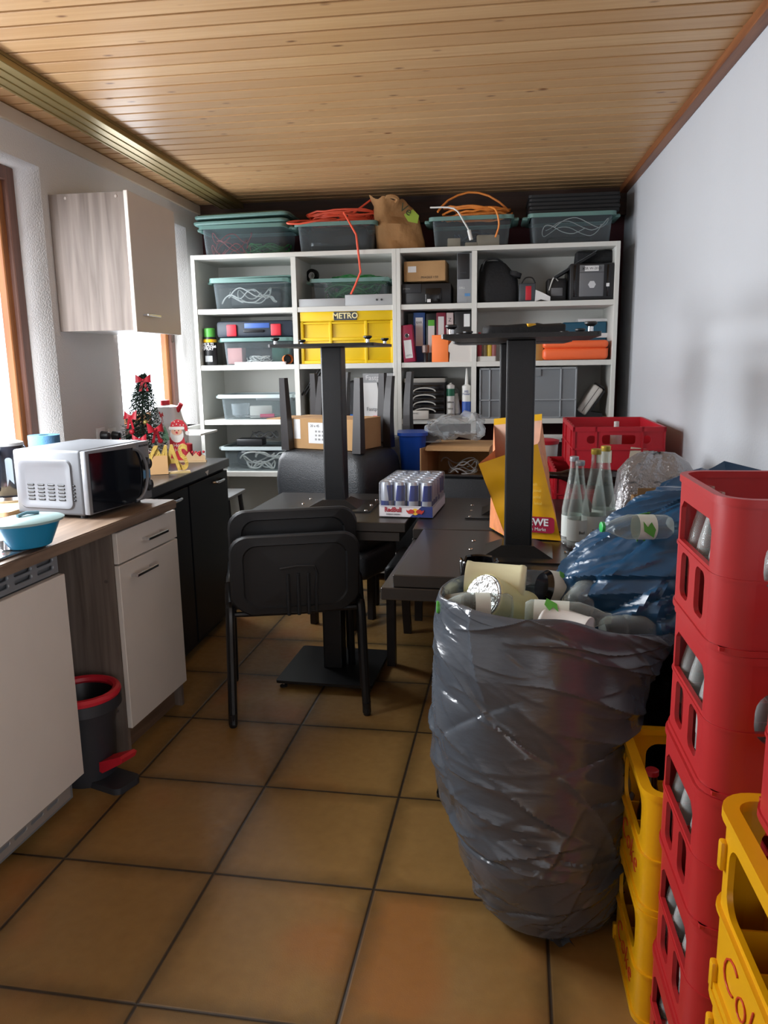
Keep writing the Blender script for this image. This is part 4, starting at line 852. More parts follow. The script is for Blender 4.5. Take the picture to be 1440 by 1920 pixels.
# grey euro box
loc, w, h = pb(899, 689, 1081, 785, SY+.01, Z)
o = thing('euro_box', 'grey stacking box with ribs behind the right table post', 'box', loc)
EG = mat('euro_grey', '777c80', .5)
MB().box(-w/2+.008, w/2-.008, .006, .38, 0, h-.004).obj('box_body', EG, o)
b = MB()
for z0, z1 in ((h-.012, h), (h*.35, h*.38), (0, .01)): b.box(-w/2, w/2, -.004, .008, z0, z1, .002, 1)
for fx in (-.5, -.4, .33, .485): b.box(fx*w, fx*w+.009, -.004, .008, 0, h, .002, 1)
b.obj('ribs', mat('euro_grey_light', '8b9094', .5), o)
MB().box(.04, .075, -.005, .004, h-.05, h-.01).obj('card_clip', EG, o)
p = at(1115, 757, Y=SY+.06)
o = thing('projector', 'white and black projector tipped up against the right side panel', 'projector', (p.x, SY+.07, Z+.095), rot=(0, RD(-56), 0))
MB().box(-.1, .085, 0, .15, -.005, .058, .012, 3).obj('white_shell', mat('shell_white', 'c9c6c0', .4), o); MB().box(-.1, .085, .012, .14, -.022, -.004, .006).obj('black_base', BLK, o)
MB().box(-.09, .08, -.001, .001, .025, .028).obj('seam', INK, o); MB().box(.085, .1, .02, .13, -.015, .05, .006).obj('end_cap', BLKG, o)
solo('black_stand', 'black wedge under the tipped projector', 'stand', MB().prism([(-.09, 0), (.07, 0), (.07, .022), (-.02, .035), (-.08, .06)], 'y', 0, .13), BLK, (p.x-.02, SY+.08, Z))
# ---------------- row 4 left
Z = ZB[3]
bx, l, w, h = clearbox('lowest clear storage box with black and white leads, left column', (404, 838, 560, 884), SY+.03, Z, .36, mat('pale_rim', 'b9c6c8', .4))
solo('cable_bundle', 'black cable bundle inside the lowest clear box', 'cables', foil(w-.2, .2, .12, .014, 12, 14), mat('blueblack', '161b22', .35), (l.x, SY+.22, Z+.006))
tangle('cable_tangle', 'white leads inside the lowest clear box', 'cables', (l.x+.04, SY+.1, Z+.01), .34, .05, .11, 5, .005, WCAB, 31)
o, w, h0 = gbox('power_strip', 'black power adapter lying on the lowest clear box', 'adapter', (443, 823, 492, 837), SY+.06, Z+h+.003, .1, BLK, .008)
tangle('cable_coil', 'thin grey cable loop standing behind the black power adapter', 'cable', (at(490, 815, Y=SY+.2).x, SY+.24, Z+h+.003), .22, .08, .09, 3, .004, GRY, 33)
# ================================================================== tables and chairs
TBL = mat('black_table_board', '24211f', .3, var=.12, vs=5, bump=.05, bs=400); TED = mat('table_edge', '161718', .4); IRON = mat('black_iron', '0a0b0e', .36, bump=.12, bs=350); MPL = mat('mount_plate_steel', '2e2c2b', .28, .6)
TH_ = .74
def table(label, cx, cy, rz, sx, sy, inverted=False, zoff=0, dx=0, dy=0, bd=.212):
    o = thing('pedestal_table', label, 'table', (cx, cy, (2*TH_+zoff) if inverted else 0), rot=((pi, 0, rz) if inverted else (0, 0, rz)))
    k = -1 if inverted else 1
    MB().prism(rrect(-.212, .212, -bd, bd, .012, 3), 'z', .026, .038).obj('base_plate', IRON, o, False)
    for a in (-1, 1):
        for c_ in (-1, 1):
            f = MB().lathe([(.007, .006), (.007, .026)], (a*.185, c_*(bd-.027), 0), 12).obj('foot_stem', CHR, o); MB().lathe([(.014, 0), (.017, .002), (.017, .006), (.008, .013)], (a*.185, c_*(bd-.027), 0), 16).obj('foot', BLK, f)
    MB().box(-.043, .043, -.043, .043, .036, .69, .006, 2).obj('post', IRON, o, False)
    mp = MB().prism(rrect(-.17, .17, -.14, .14, .008, 3), 'z', .697, .703)
    mp.loft([[(x*.11*1, y*.09, .698) for x, y in ((-1, -1), (1, -1), (1, 1), (-1, 1))], [(x*.05, y*.05, .668) for x, y in ((-1, -1), (1, -1), (1, 1), (-1, 1))]])
    mp = mp.obj('mount_plate', MPL, o, False)
    each('screw', [MB().sphere((a*.15, c_*.12 if c_ else 0, .696), .007, (1, 1, .5), 6) for a in (-1, 1) for c_ in (-1, 0, 1)], CHR, mp)
    MB().box(-sx/2+dx, sx/2+dx, -sy/2+dy*k, sy/2+dy*k, .703, TH_, .0025, 1).obj('table_top', TBL, o, False)
    return o
table('upright black pedestal table, its square foot behind the stacked chairs, left of the tray', -.672, 3.262, -.06, .68, .64, dx=.025, dy=-.035)
table('upside-down black pedestal table on the left table, its post behind the stacked chairs', -.635, 3.215, -.05, .69, .64, True, .001)
table('black pedestal table standing upright at the back, left of the red crates', .088, 3.102, -.03, .7, .66)
table('upside-down black pedestal table at the back, half hidden behind the front right post', .088, 3.102, -.02, .7, .66, True, .001)
table('black pedestal table standing upright behind the grey rubbish bag', .075, 2.44, -.06, .72, .62)
table('upside-down black pedestal table nearest the grey bag, carrying the glass bottles and ashtray', .1, 2.445, -.06, .70, .62, True, .001, bd=.29)
q = foil(.3, .16, .05, .02, 9, 23)
pz = thing('black_pouch', 'black folded pouch with a yellow stripe on the foot of an upside-down table', 'pouch', (.12, 3.1, 1.4565), .1)
q.obj('pouch_body', FAB, pz); MB().box(-.005, .03, -.078, -.02, .045, .058, .004, 2, M4.Rotation(.3, 4, 'Z')).obj('yellow_stripe', YEL, pz)
# stacking chairs
CH = mat('chair_plastic', '1c1e21', .5, bump=.08, bs=500); CF = mat('chair_tube', '15171a', .35)
def iso(label, loc, rz):
    o = thing('stacking_chair', label, 'chair', loc, rz)
    for s in (-1, 1):
        MB().tube([(s*.262, -.222, .012), (s*.257, -.2, .25), (s*.253, -.187, .43), (s*.25, -.15, .465), (s*.247, 0, .455)], .0175, 10, 4).obj('leg', CF, o)
        MB().tube([(s*.262, .228, .012), (s*.257, .21, .25), (s*.253, .195, .42), (s*.25, .17, .45), (s*.247, 0, .455)], .0165, 10, 4).obj('leg', CF, o)
        for y in (-.222, .228): MB().lathe([(.013, 0), (.0155, .004), (.0155, .05), (.0165, .055)], (s*.2625, y, 0), 14).obj('foot_cap', BLK, o)
        MB().tube([(s*.236, .05, .444), (s*.236, -.12, .448), (s*.232, -.185, .5), (s*.215, -.215, .62), (s*.205, -.228, .71)], .012, 8, 4).obj('back_tube', CF, o)
    MB().tube([(-.243, -.15, .43), (0, -.15, .425), (.243, -.15, .43)], .011).obj('cross_tube', CF, o)
    q = MB(); NX, NY = 12, 10
    q.loft([[(-.225+.45*i/NX, -.19+.41*j/NY, .462+.012*math.cos((j/NY-.5)*3)-.014*math.cos((i/NX-.5)*pi)) for i in range(NX+1)] for j in range(NY+1)], closed=False)
    bmesh.ops.solidify(q.bm, geom=q.bm.faces[:], thickness=.018); q.obj('seat', CH, o)
    # back shell: rounded panel with a V-shaped lower edge
    def by(z, x): return -.185-.06*(z-.40)/.36+.03*(abs(x)/.24)**2-.03
    out = rrect(-.245, .245, .392, .762, .07, 6); P = []
    for x, z in out:
        if z < .57: z = .4+.07*(abs(x)/.245)**1.4+(z-.392)*.6
        P.append((x, z))
    c0 = (0, .58)
    def ringz(s_, off): return [(x*s_, by(c0[1]+(z-c0[1])*s_, x*s_)+off, c0[1]+(z-c0[1])*s_) for x, z in P]
    sh = MB().loft([ringz(.95, .022), ringz(1, .012), ringz(1, -.004), ringz(.97, -.012), ringz(.80, -.012), ringz(.775, -.004), ringz(.6, -.004), ringz(.45, -.004), ringz(.3, -.004), ringz(.15, -.004), ringz(.03, -.004)], True, True).obj('backrest', CH, o)
    mk = []
    MB().tube([(-.06, by(.63, .05)-.006, .63), (.07, by(.63, .05)-.006, .635), (.075, by(.55, .05)-.006, .55), (.075, by(.47, .05)-.006, .45)], .006, 6, 2).obj('embossed_rim', CH, sh)
    each('embossed_rib', [MB().tube([(x, by(.61, x)-.003, .61), (x, by(.47, x)-.003, .44)], .007, 8) for x in (-.03, .008, .046)], CH, sh)
    each('screw', [MB().sphere((x, by(z, abs(x))-.008, z), .004, n=5) for x in (-.19, .19) for z in (.69, .48)], BLKG, sh)
    return o
CRZ = RD(17.3)
iso('lower black stacking chair of the pair before the left table, nearest the camera', (-.781, 2.986, 0), CRZ)
u_ = M4.Rotation(CRZ, 4, 'Z') @ V((0, .06, .085))
iso('upper black stacking chair of the pair, its back showing above the nearer one', V((-.781, 2.986, 0))+u_, CRZ)
# inverted leather tub chairs behind the left table
LEA = mat('black_leather', '26282b', .42, bump=.25, bs=220, var=.06); LEG = mat('dark_brown_wood', '1d1718', .45)
Yb = 3.74; zb = at(668, 850, Y=Yb).z
B_ = at(668, 850, Z=zb); A_ = at(533, 843, Z=zb); C_ = at(737, 838, Z=zb); cc = (A_+C_)/2; rzc = math.atan2(B_.y-A_.y, B_.x-A_.x)
hw, hd = (B_-A_).length/2, (C_-B_).length/2; LL = .365
def tub(label, loc, rz, zt):
    """upside down: seat bottom at z=zt, legs up"""
    o = thing('tub_chair', label, 'chair', (loc.x, loc.y, zt), rz)
    rg = []
    for z, g in ((-.5, .0), (-.46, .03), (-.3, .05), (-.15, .055), (-.05, .045), (-.015, .03), (0, .01)):
        rg.append([(x+.004*NZ.noise(V((x*9, y*9, z*9))), y, z) for x, y in rrect(-hw-g, hw+g, -hd-g, hd+g, .05, 5)])
    MB().loft(rg).obj('upholstered_body', LEA, o)
    MB().loft([[(x, y, z) for x, y in rrect(-hw+.01, hw-.01, -hd+.01, hd-.01, .04, 4)] for z in (-.002, .003)]).obj('seat_underside', BLK, o)
    for sx in (-1, 1):
        for sy in (-1, 1):
            rr = []
            for k in range(7):
                t = k/6; s_ = .024-.008*t; ox = sx*(hw-.005)+(sx*.01*t if sy < 0 else sx*.0*t); oy = sy*(hd-.005)+((.06*t*t-.03*t) if sy > 0 else -.004*t)
                rr.append([(ox+x*s_, oy+y*s_, t*LL) for x, y in ((-1, -1), (1, -1), (1, 1), (-1, 1))])
            MB().loft(rr).obj('leg', LEG, o, False)
    return o
tub('upside-down dark leather tub chair with four brown legs in the air around a cardboard box', cc, rzc, zb)
P2 = at(768, 812, Z=.955); off = M4.Rotation(rzc, 3, 'Z') @ V((hw, hd, 0))
c2 = V((P2.x, min(P2.y, 4.47), 0)); k2 = c2.y/P2.y; c2.x = P2.x*k2
tub('upside-down dark leather tub chair mostly hidden behind the first one', c2-off, rzc, .955)
for lb, p, z in (('low black stool under the first upside-down tub chair', cc, zb-.5), ('low black stool under the hidden upside-down tub chair', c2-off, .955-.5)):
    o = thing('stool', lb, 'stool', (p.x, p.y, 0), rzc)
    MB().box(-.25, .25, -.17, .17, z-.15, z-.001, .04, 3).obj('seat', LEA, o)
    for sx in (-1, 1):
        for sy in (-1, 1): MB().box(sx*.12-.018, sx*.12+.018, sy*.1-.018, sy*.1+.018, 0, z-.065, .003, 1).obj('leg', LEG, o)
# cardboard box between the legs
o = thing('cardboard_box', 'flat brown cardboard box lying between the legs of the upside-down chair', 'box', (cc.x, cc.y, zb+.0055), rzc)
cx0, cx1, cy0, cy1, ch = -hw-.055, hw-.035, -hd+.035, hd-.035, .155
bd = MB().box(cx0, cx1, cy0, cy1, 0, ch, .002, 1).obj('carton', CARD, o, False)
MB().box(cx0-.1, cx0+.01, cy0+.01, cy1, ch-.004, ch+.0005, 0, 2, M4.Rotation(-.02, 4, 'Y')).obj('flap', CARD, o, False)
MB().box(cx0+.0, cx1, (cy0+cy1)/2-.006, (cy0+cy1)/2+.006, ch, ch+.0006).obj('tape_strip', CARDD, bd, False)
lb = MB().box(cx0+.17, cx0+.30, cy0-.001, cy0+.001, .03, .135).obj('printed_label', WHITEP, bd, False)
q = MB().text('20 x 45', .018, .0006, FRONT(cx0+.21, cy0-.0014, .118)); q.text('III  IIII  II', .014, .0006, FRONT(cx0+.235, cy0-.0014, .09)); q.text('III  IIII  II', .014, .0006, FRONT(cx0+.235, cy0-.0014, .07)); q.text('III  IIII  III', .014, .0006, FRONT(cx0+.235, cy0-.0014, .05)); q.obj('lettering', INK, lb, False)
MB().box(cx0+.08, cx0+.12, cy0-.001, cy0+.001, .05, .15).obj('side_label', WHITEP, bd, False)
MB().text('FRAGILE', .03, .0006, frame((cx0-.0006, (cy0+cy1)/2, ch/2), (0, 0, 1), (0, 1, 0)), sx=.9).obj('lettering', INK, bd, False)
# leather dining chairs under the tables
def dining(label, x, y, rz, hb):
    o = thing('dining_chair', label, 'chair', (x, y, 0), rz)
    MB().box(-.22, .22, -.2, .22, .38, .48, .035, 4).obj('seat', LEA, o)
    MB().loft([[(a, -.2+dy+.03*(1-(abs(a)/.23)**2)*-1+.03*tt, z) for a, tt in ((-.23, 0), (-.15, 0), (0, 0), (.15, 0), (.23, 0), (.23, 1.6), (.15, 2), (0, 2.2), (-.15, 2), (-.23, 1.6))] for z, dy in ((.4, 0), (.6, -.01), (hb-.06, -.04), (hb-.015, -.045), (hb, -.03))]).obj('backrest', LEA, o)
    for sx in (-1, 1):
        MB().prism([(sx*.19-.019, .17), (sx*.19+.019, .17), (sx*.19+.019, .208), (sx*.19-.019, .208)], 'z', 0, .4).obj('leg', LEG, o, False)
        MB().loft([[(sx*.19+x*.019, yy+y*.019, z) for x, y in ((-1, -1), (1, -1), (1, 1), (-1, 1))] for z, yy in ((0, -.25), (.12, -.21), (.25, -.185), (.4, -.18))]).obj('leg', LEG, o, False)
    return o
dining('leather dining chair pushed between the tables, its square front leg left of the grey bag', -.225, 3.55, RD(176), at(835, 891, Y=3.77).z)
# table carrying the red crates, and the one with the open carton
o = thing('side_table', 'low dark table under the two red stacking crates', 'table', (.5, 3.75, 0))
MB().box(-.22, .31, -.32, .42, .655, .69, .003, 1).obj('table_top', TBL, o, False)
for sx in (-.19, .28):
    for sy in (-.28, .38): MB().box(sx-.02, sx+.02, sy-.02, sy+.02, 0, .656).obj('leg', LEG, o, False)
o = thing('side_table', 'dark table at the back carrying the open carton and the blue tub', 'table', (-.06, 4.22, 0))
MB().box(-.33, .3, -.24, .3, .735, .77, .003, 1).obj('table_top', TBL, o, False)
for sx in (-.3, .27):
    for sy in (-.2, .27): MB().box(sx-.02, sx+.02, sy-.02, sy+.02, 0, .736).obj('leg', LEG, o, False)
# open carton with film and cable
pA, pB = at(800, 888, Y=4.02), at(915, 868, Y=4.02)
o = thing('open_carton', 'open cardboard carton on its side with grey cable inside, behind the drinks tray', 'box', (pA.x, 4.02, .7705), -.12)
w = .33; h = at(795, 838, Y=4.02).z-.77
q = MB(); q.box(0, w, 0, .32, 0, .005); q.box(0, .005, 0, .32, .005, h); q.box(w-.005, w, 0, .32, .005, h); q.box(.005, w-.005, .315, .32, .005, h); q.box(0, w, -.0, .32, h, h+.005)
q.obj('carton', CARD, o, False); MB().box(0.002, w, -.055, 0, -.003, .003, 0, 2, M4.Translation((0, 0, h+.002)) @ M4.Rotation(RD(14), 4, 'X')).obj('flap', CARD, o, False); MB().box(-.003, .003, -.08, 0, 0, h, 0, 2, M4.Rotation(RD(-12), 4, 'Z')).obj('side_flap', CARD, o, False)
tangle('cable_coil', 'grey cable loops inside the open carton', 'cable', (pA.x+.17, 4.13, .79), .26, .12, .08, 4, .0035, mat('grey_cable', '9a9a9a', .5), 41)
solo('film_bundle', 'crumpled clear plastic film heaped on the open carton', 'plastic film', foil(.27, .2, .1, .05, 15, 17), FILM, (pA.x+.13, 4.15, .775+h+.008), -.1)
o = thing('film_roll', 'rolled clear film standing at the left on the open carton', 'plastic film', (pA.x+.02, 4.16, .775+h+.007), .2)
MB().loft([[(r*cos(a)*(1+.1*NZ.noise(V((cos(a)*2, sin(a)*2, z*30)))), r*sin(a), z) for a in [2*pi*k/20 for k in range(20)]] for z, r in ((0, .05), (.05, .045), (.075, .03), (.095, .022), (.11, .03))]).obj('film', FILM, o)
loc = at(772, 850, Y=4.05)
o = thing('blue_tub', 'bright blue plastic tub between the tub chair and the open carton', 'tub', (loc.x, 4.1, .771), .1)
BLUE = mat('bright_blue_plastic', '1848a8', .35)
MB().loft([[(x, y, z) for x, y in rrect(-.06-g, .06+g, -.09-g, .09+g, .04, 5)] for z, g in ((0, -.01), (.05, .0), (.235, .012), (.24, .014))]).obj('tub_body', BLUE, o); MB().loft([[(x, y, z) for x, y in rrect(-.08, .08, -.11, .11, .045, 5)] for z in (.228, .245)]).obj('rim', BLUE, o)
p = at(1035, 850, Y=4.3)
o = thing('bucket', 'white bucket with a red lid behind the shopping bag', 'bucket', (at(1020, 870, Y=4.3).x, 4.38, .72), 0)
MB().lathe([(.07, 0), (.08, .2)], n=28).obj('bucket_body', WHITE, o); MB().lathe([(.084, .2), (.086, .22), (.06, .226)], n=28).obj('lid', RED, o)
solo('crate_box', 'dark box on the floor under the white bucket', 'box', MB().box(-.13, .13, -.13, .13, 0, .719, .01), DKG, (at(1020, 870, Y=4.3).x+.02, 4.4, 0))
p0, p1 = at(1018, 822, Y=4.72), at(1050, 822, Y=4.72)
o = thing('power_strip', 'white power strip hanging below the shelf beside the shopping bag', 'power strip', ((p0.x+p1.x)/2, 4.715, p0.z))
MB().box(-.1, .1, 0, .034, -.022, .022, .006).obj('strip_body', WHITE, o); MB().tube([(.06, -.004, 0), (.065, -.03, -.05), (.06, -.05, -.14), (.03, -.06, -.24)], .004, 6, 4).obj('cord', BCAB, o)
# ------------------------------------------------------------------ drinks tray
ZS = 2*TH_-.7+.002 if False else .7825
pa, pb_ = at(711, 968, Z=ZS), at(808, 971, Z=ZS)
rt = math.atan2(pb_.y-pa.y, pb_.x-pa.x); tw = .2135; td = .32; cr = .0262
t = thing('drinks_tray', 'shrink-wrapped cardboard tray of blue and silver drinks cans between two table tops', 'tray', (pa.x, pa.y, ZS), rt)
tm = mat('tray_white', 'd6d3d6', .5); tb = mat('tray_blue', '23326e', .5)
q = MB(); hh = .044
q.box(0, tw, 0, td, 0, .002); q.box(0, tw, 0, .002, 0, hh); q.box(0, tw, td-.002, td, 0, hh); q.box(0, .002, 0, td, 0, hh); q.box(tw-.002, tw, 0, td, 0, hh)
tr_ = q.obj('carton', tm, t, False)
MB().prism([(tw*.58, .0005), (tw, .0005), (tw, hh), (tw*.80, hh)], 'y', -.001, .0005).obj('blue_field', tb, tr_, False)
MB().text('RedBull', .026, .0006, FRONT(.056, -.0012, .028), bold=.0008, sx=.85).obj('lettering', mat('tray_red', 'a02838', .5), tr_, False)
MB().text('ENERGY DRINK', .008, .0006, FRONT(.056, -.0012, .01)).obj('small_lettering', mat('tray_grey_ink', '6a6a78', .5), tr_, False)
MB().cyl((tw*.68, -.0022, .022), (tw*.68, -.001, .022), .013, n=24).obj('sun_emblem', mat('sun_yellow', 'e0b43c', .5), tr_)
each('bull_emblem', [MB().prism([(tw*.68+s*a, b_) for a, b_ in ((.002, .022), (.008, .03), (.018, .032), (.028, .026), (.036, .03), (.034, .022), (.03, .018), (.024, .012), (.02, .016), (.01, .014))], 'y', -.0032, -.0022) for s in (-1, 1)], mat('bull_red', 'b0342c', .5), tr_)
MB().box(-.0015, tw+.0015, -.0015, td+.0015, .03, .141, .012, 3).obj('shrink_film', clear('shrink_film', 'e0e2e6', .05, .12, .3), t)
m, N, L, P = nt('blue_silver_can'); P.inputs['Metallic'].default_value = .6; P.inputs['Roughness'].default_value = .3
tc = N.new('ShaderNodeTexCoord'); sp = N.new('ShaderNodeSeparateXYZ'); L.new(tc.outputs['Object'], sp.inputs[0])
s1 = mth('MULTIPLY', mth('SIGN', mth('ADD', sp.outputs[0], mth('MULTIPLY', mth('SUBTRACT', sp.outputs[2], .07), .12))), mth('SIGN', mth('MULTIPLY', sp.outputs[1], mth('SUBTRACT', sp.outputs[2], .06))))
top = mth('GREATER_THAN', sp.outputs[2], .122)
cc_ = mix(mth('MAXIMUM', mth('GREATER_THAN', s1, 0.), top), '1e2f7a', 'b8bcc4')
L.new(cc_, P.inputs['Base Color'])
cb = MB().lathe([(.02, 0), (cr-.001, .004), (cr-.0005, .008), (cr-.0005, .12), (.0225, .131), (.0225, .1345), (.021, .1345), (.0205, .131), (.001, .131)], n=24)
MC = m; can0 = None; ordn = ('front', 'second', 'third', 'fourth', 'fifth', 'rear'); colr = ('leftmost', 'second from left', 'third from left', 'rightmost')
Tt = M4.Translation((pa.x, pa.y, ZS)) @ M4.Rotation(rt, 4, 'Z'); random.seed(11)
for j in range(6):
    for i in range(4):
        lb = 'blue and silver drinks can, %s in the %s row of the tray' % (colr[i], ordn[j]); ps = Tt @ V((.0275+i*.0528, .0275+j*.053, .0022))
        if can0 is None:
            can0 = thing('drinks_can', lb, 'can', ps, rt+.4, 'drinks cans in the tray'); cb.obj('can_body', MC, can0); MB().tube([(.012*cos(a), .008+.006*sin(a), .1318) for a in [k*pi/6 for k in range(12)]], .001, 5, closed=True).obj('pull_tab', CHR, can0)
        else: dup(can0, lb, ps, rt+random.choice((.4, 1.9, .9, 2.6)))
# ------------------------------------------------------------------ yellow shopping bag
G = lambda x, y, **k: at(x, y, **k)
fbl, fbr = G(948, 1006, Z=ZS+.002), G(1052, 1014, Z=ZS+.002)
bbl, bbr = fbl+V((-.055, .15, 0)), fbr+V((-.005, .15, 0))
ftl, ftr = G(897, 870, Y=fbl.y-.02), G(1008, 832, Y=fbr.y+.03)
btl, btr = G(926, 797, Y=bbl.y-.02), G(1016, 788, Y=bbr.y-.02)
ctr = (fbl+fbr+bbl+bbr)/4; ctr.z = ZS+.0015
o = thing('shopping_bag', 'yellow shopping bag with a dark red badge behind the front right table post', 'bag', ctr)
def patch(a, b_, c_, d_, amp, seed, n=14):
    """a,b lower edge, c,d upper edge"""
    q = MB(); nn = (b_-a).cross(d_-a).normalized()
    q.loft([[(a.lerp(b_, i/n).lerp(c_.lerp(d_, i/n), j/n))+nn*(amp*NZ.noise(V((i*.22+seed, j*.3, seed)))*(sin(pi*i/n)*.8+.2)*sin(pi*min(.98, j/n+.05)))-ctr for i in range(n+1)] for j in range(n+1)], closed=False); return q
YB_ = mat('bag_yellow', 'dba008', .45); OB = mat('bag_orange', 'd98a5c', .5, var=.35, vs=22); PK = mat('bag_pink', 'dcb49c', .5, var=.25, vs=16)
fp = patch(fbl, fbr, ftl, ftr, .02, 1).obj('front_panel', YB_, o)
patch(bbl, bbr, btl, btr, .02, 2).obj('back_panel', PK, o)
midl = (ftl+btl)/2+V((.03, 0, -.02)); bml = (fbl+bbl)/2
patch(bbl, bml, btl, midl, .01, 3).obj('side_panel', OB, o); patch(bml, fbl, midl, ftl, .01, 4).obj('side_panel', OB, o)
midr = (ftr+btr)/2+V((.0, 0, -.03)); bmr = (fbr+bbr)/2
patch(fbr, bmr, ftr, midr, .01, 5).obj('side_panel', OB, o); patch(bmr, bbr, midr, btr, .01, 6).obj('side_panel', OB, o)
MB().loft([[fbl-ctr, fbr-ctr, bbr-ctr, bbl-ctr], [x-ctr+V((0, 0, .003)) for x in (fbl, fbr, bbr, bbl)]]).obj('bottom', YB_, o, False)
up = V((0, 0, .022))
patch(btl, btr, btl+up, btr+up, .0, 7).obj('top_band', YEL, o)
xd = (fbr-fbl).normalized(); yd = ((ftl+ftr)/2-(fbl+fbr)/2); yd = (yd-xd*yd.dot(xd)).normalized(); nn = xd.cross(yd)
def onf(u, v, k=.01): return fbl.lerp(fbr, u).lerp(ftl.lerp(ftr, u), v)-ctr+nn*k
bm_ = frame(onf(.68, .17, .013), xd, yd)
bd = MB().shape([rrect(-.075, .055, -.025, .03, .012)], .002, bm_).obj('badge', mat('badge_red', '9a1a38', .45), fp, False)
q = MB().text('REWE', .034, .001, bm_ @ M4.Translation((-.01, .011, .0016)), bold=.001); q.text('Dein Markt', .016, .001, bm_ @ M4.Translation((-.01, -.013, .0016))); q.obj('lettering', WHITEP, bd, False)
q = MB()
for k, tx in enumerate(('frisch', 'regional', 'genial', 'lokal')): q.text(tx, .014, .0006, frame(onf(.78, .62-.07*k, .013), xd, yd), 'CENTER')
q.obj('small_lettering', mat('pale_yellow_ink', 'e8c45c', .5), fp, False)
# ------------------------------------------------------------------ things on the front right table
p = at(898, 1062, Z=ZS+.03)
o = thing('ashtray', 'glossy black ashtray with notched rim and red print behind the grey bag', 'ashtray', (p.x, p.y, ZS))
an = 40; pr = [(.05, 0), (.054, .006), (.056, .048), (.053, .052), (.049, .048), (.046, .012), (.001, .01)]
rg = []
for r, z in pr:
    rg.append([(r*cos(2*pi*k/an), r*sin(2*pi*k/an), z-(.014 if z > .04 and abs(((k*3/an+.25) % 1)-.5) < .06 else 0)) for k in range(an)])
MB().loft(rg).obj('bowl', mat('glossy_black_ceramic', '0c0c0e', .08, spec=.7), o)
q = MB(); q.text('bar', .03, .001, FRONT(.012, -.057, .026), bold=.001); q.obj('red_print', mat('print_red', 'b02030', .4), o, False)
def wbottle(label, x, y, z, h, r, capc, caplab, lab, grp, neck=.62, lw=.4):
    o = thing('glass_bottle', label, 'bottle', (x, y, z), random.uniform(-.4, .4), grp)
    MB().lathe([(r*.85, 0), (r, .006), (r, h*.36), (r*.98, h*.42), (r*.8, h*.55), (r*.5, h*.75), (r*.37, h*.86), (r*.36, h*.95), (r*.3, h*.95), (r*.31, h*.86), (r*.43, h*.75), (r*.73, h*.55), (r*.92, h*.42), (r*.94, h*.36), (r*.94, .012), (r*.3, .016)], n=32).obj('bottle_body', GLASS, o)
    MB().lathe([(r*.4, h*.945), (r*.42, h*.95), (r*.42, h*.995), (r*.36, h)], n=24).obj('cap', capc, o)
    lb = MB().lathe([(r*1.012, h*.1), (r*1.012, h*(.1+lw*.6))], n=36, c0=False, c1=False).obj('paper_label', mat('bottle_label', 'c9cdc8', .6), o)
    MB().text(lab, .013, .0006, FRONT(0, -r*1.02-.0002, h*.2)).obj('lettering', INK, lb, False)
    return o
SCAP = mat('silver_cap', 'b9b9bd', .35, .6); GCAP = mat('gold_cap', 'c0a548', .35, .6)
for x, y, top, lb, cap, tx, rr in ((1084, 1030, 872, 'clear glass bottle with silver cap, nearer of the two', SCAP, 'Bad', .035), (1073, 1022, 864, 'clear glass bottle with silver cap, farther of the two beside the yellow bag', SCAP, 'Bad', .035), (1113, 1030, 850, 'clear glass bottle with gold cap, nearer of the two', GCAP, 'St. L', .038), (1131, 1016, 844, 'clear glass bottle with gold cap, farther of the two nearest the red crates', GCAP, 'St. L', .038)):
    p = at(x, y, Z=ZS); tp = at(x, top, Y=p.y)
    wbottle(lb, p.x, p.y+rr*.6, ZS, tp.z-ZS+.012, rr, cap, '', tx, 'glass bottles on the front right table')
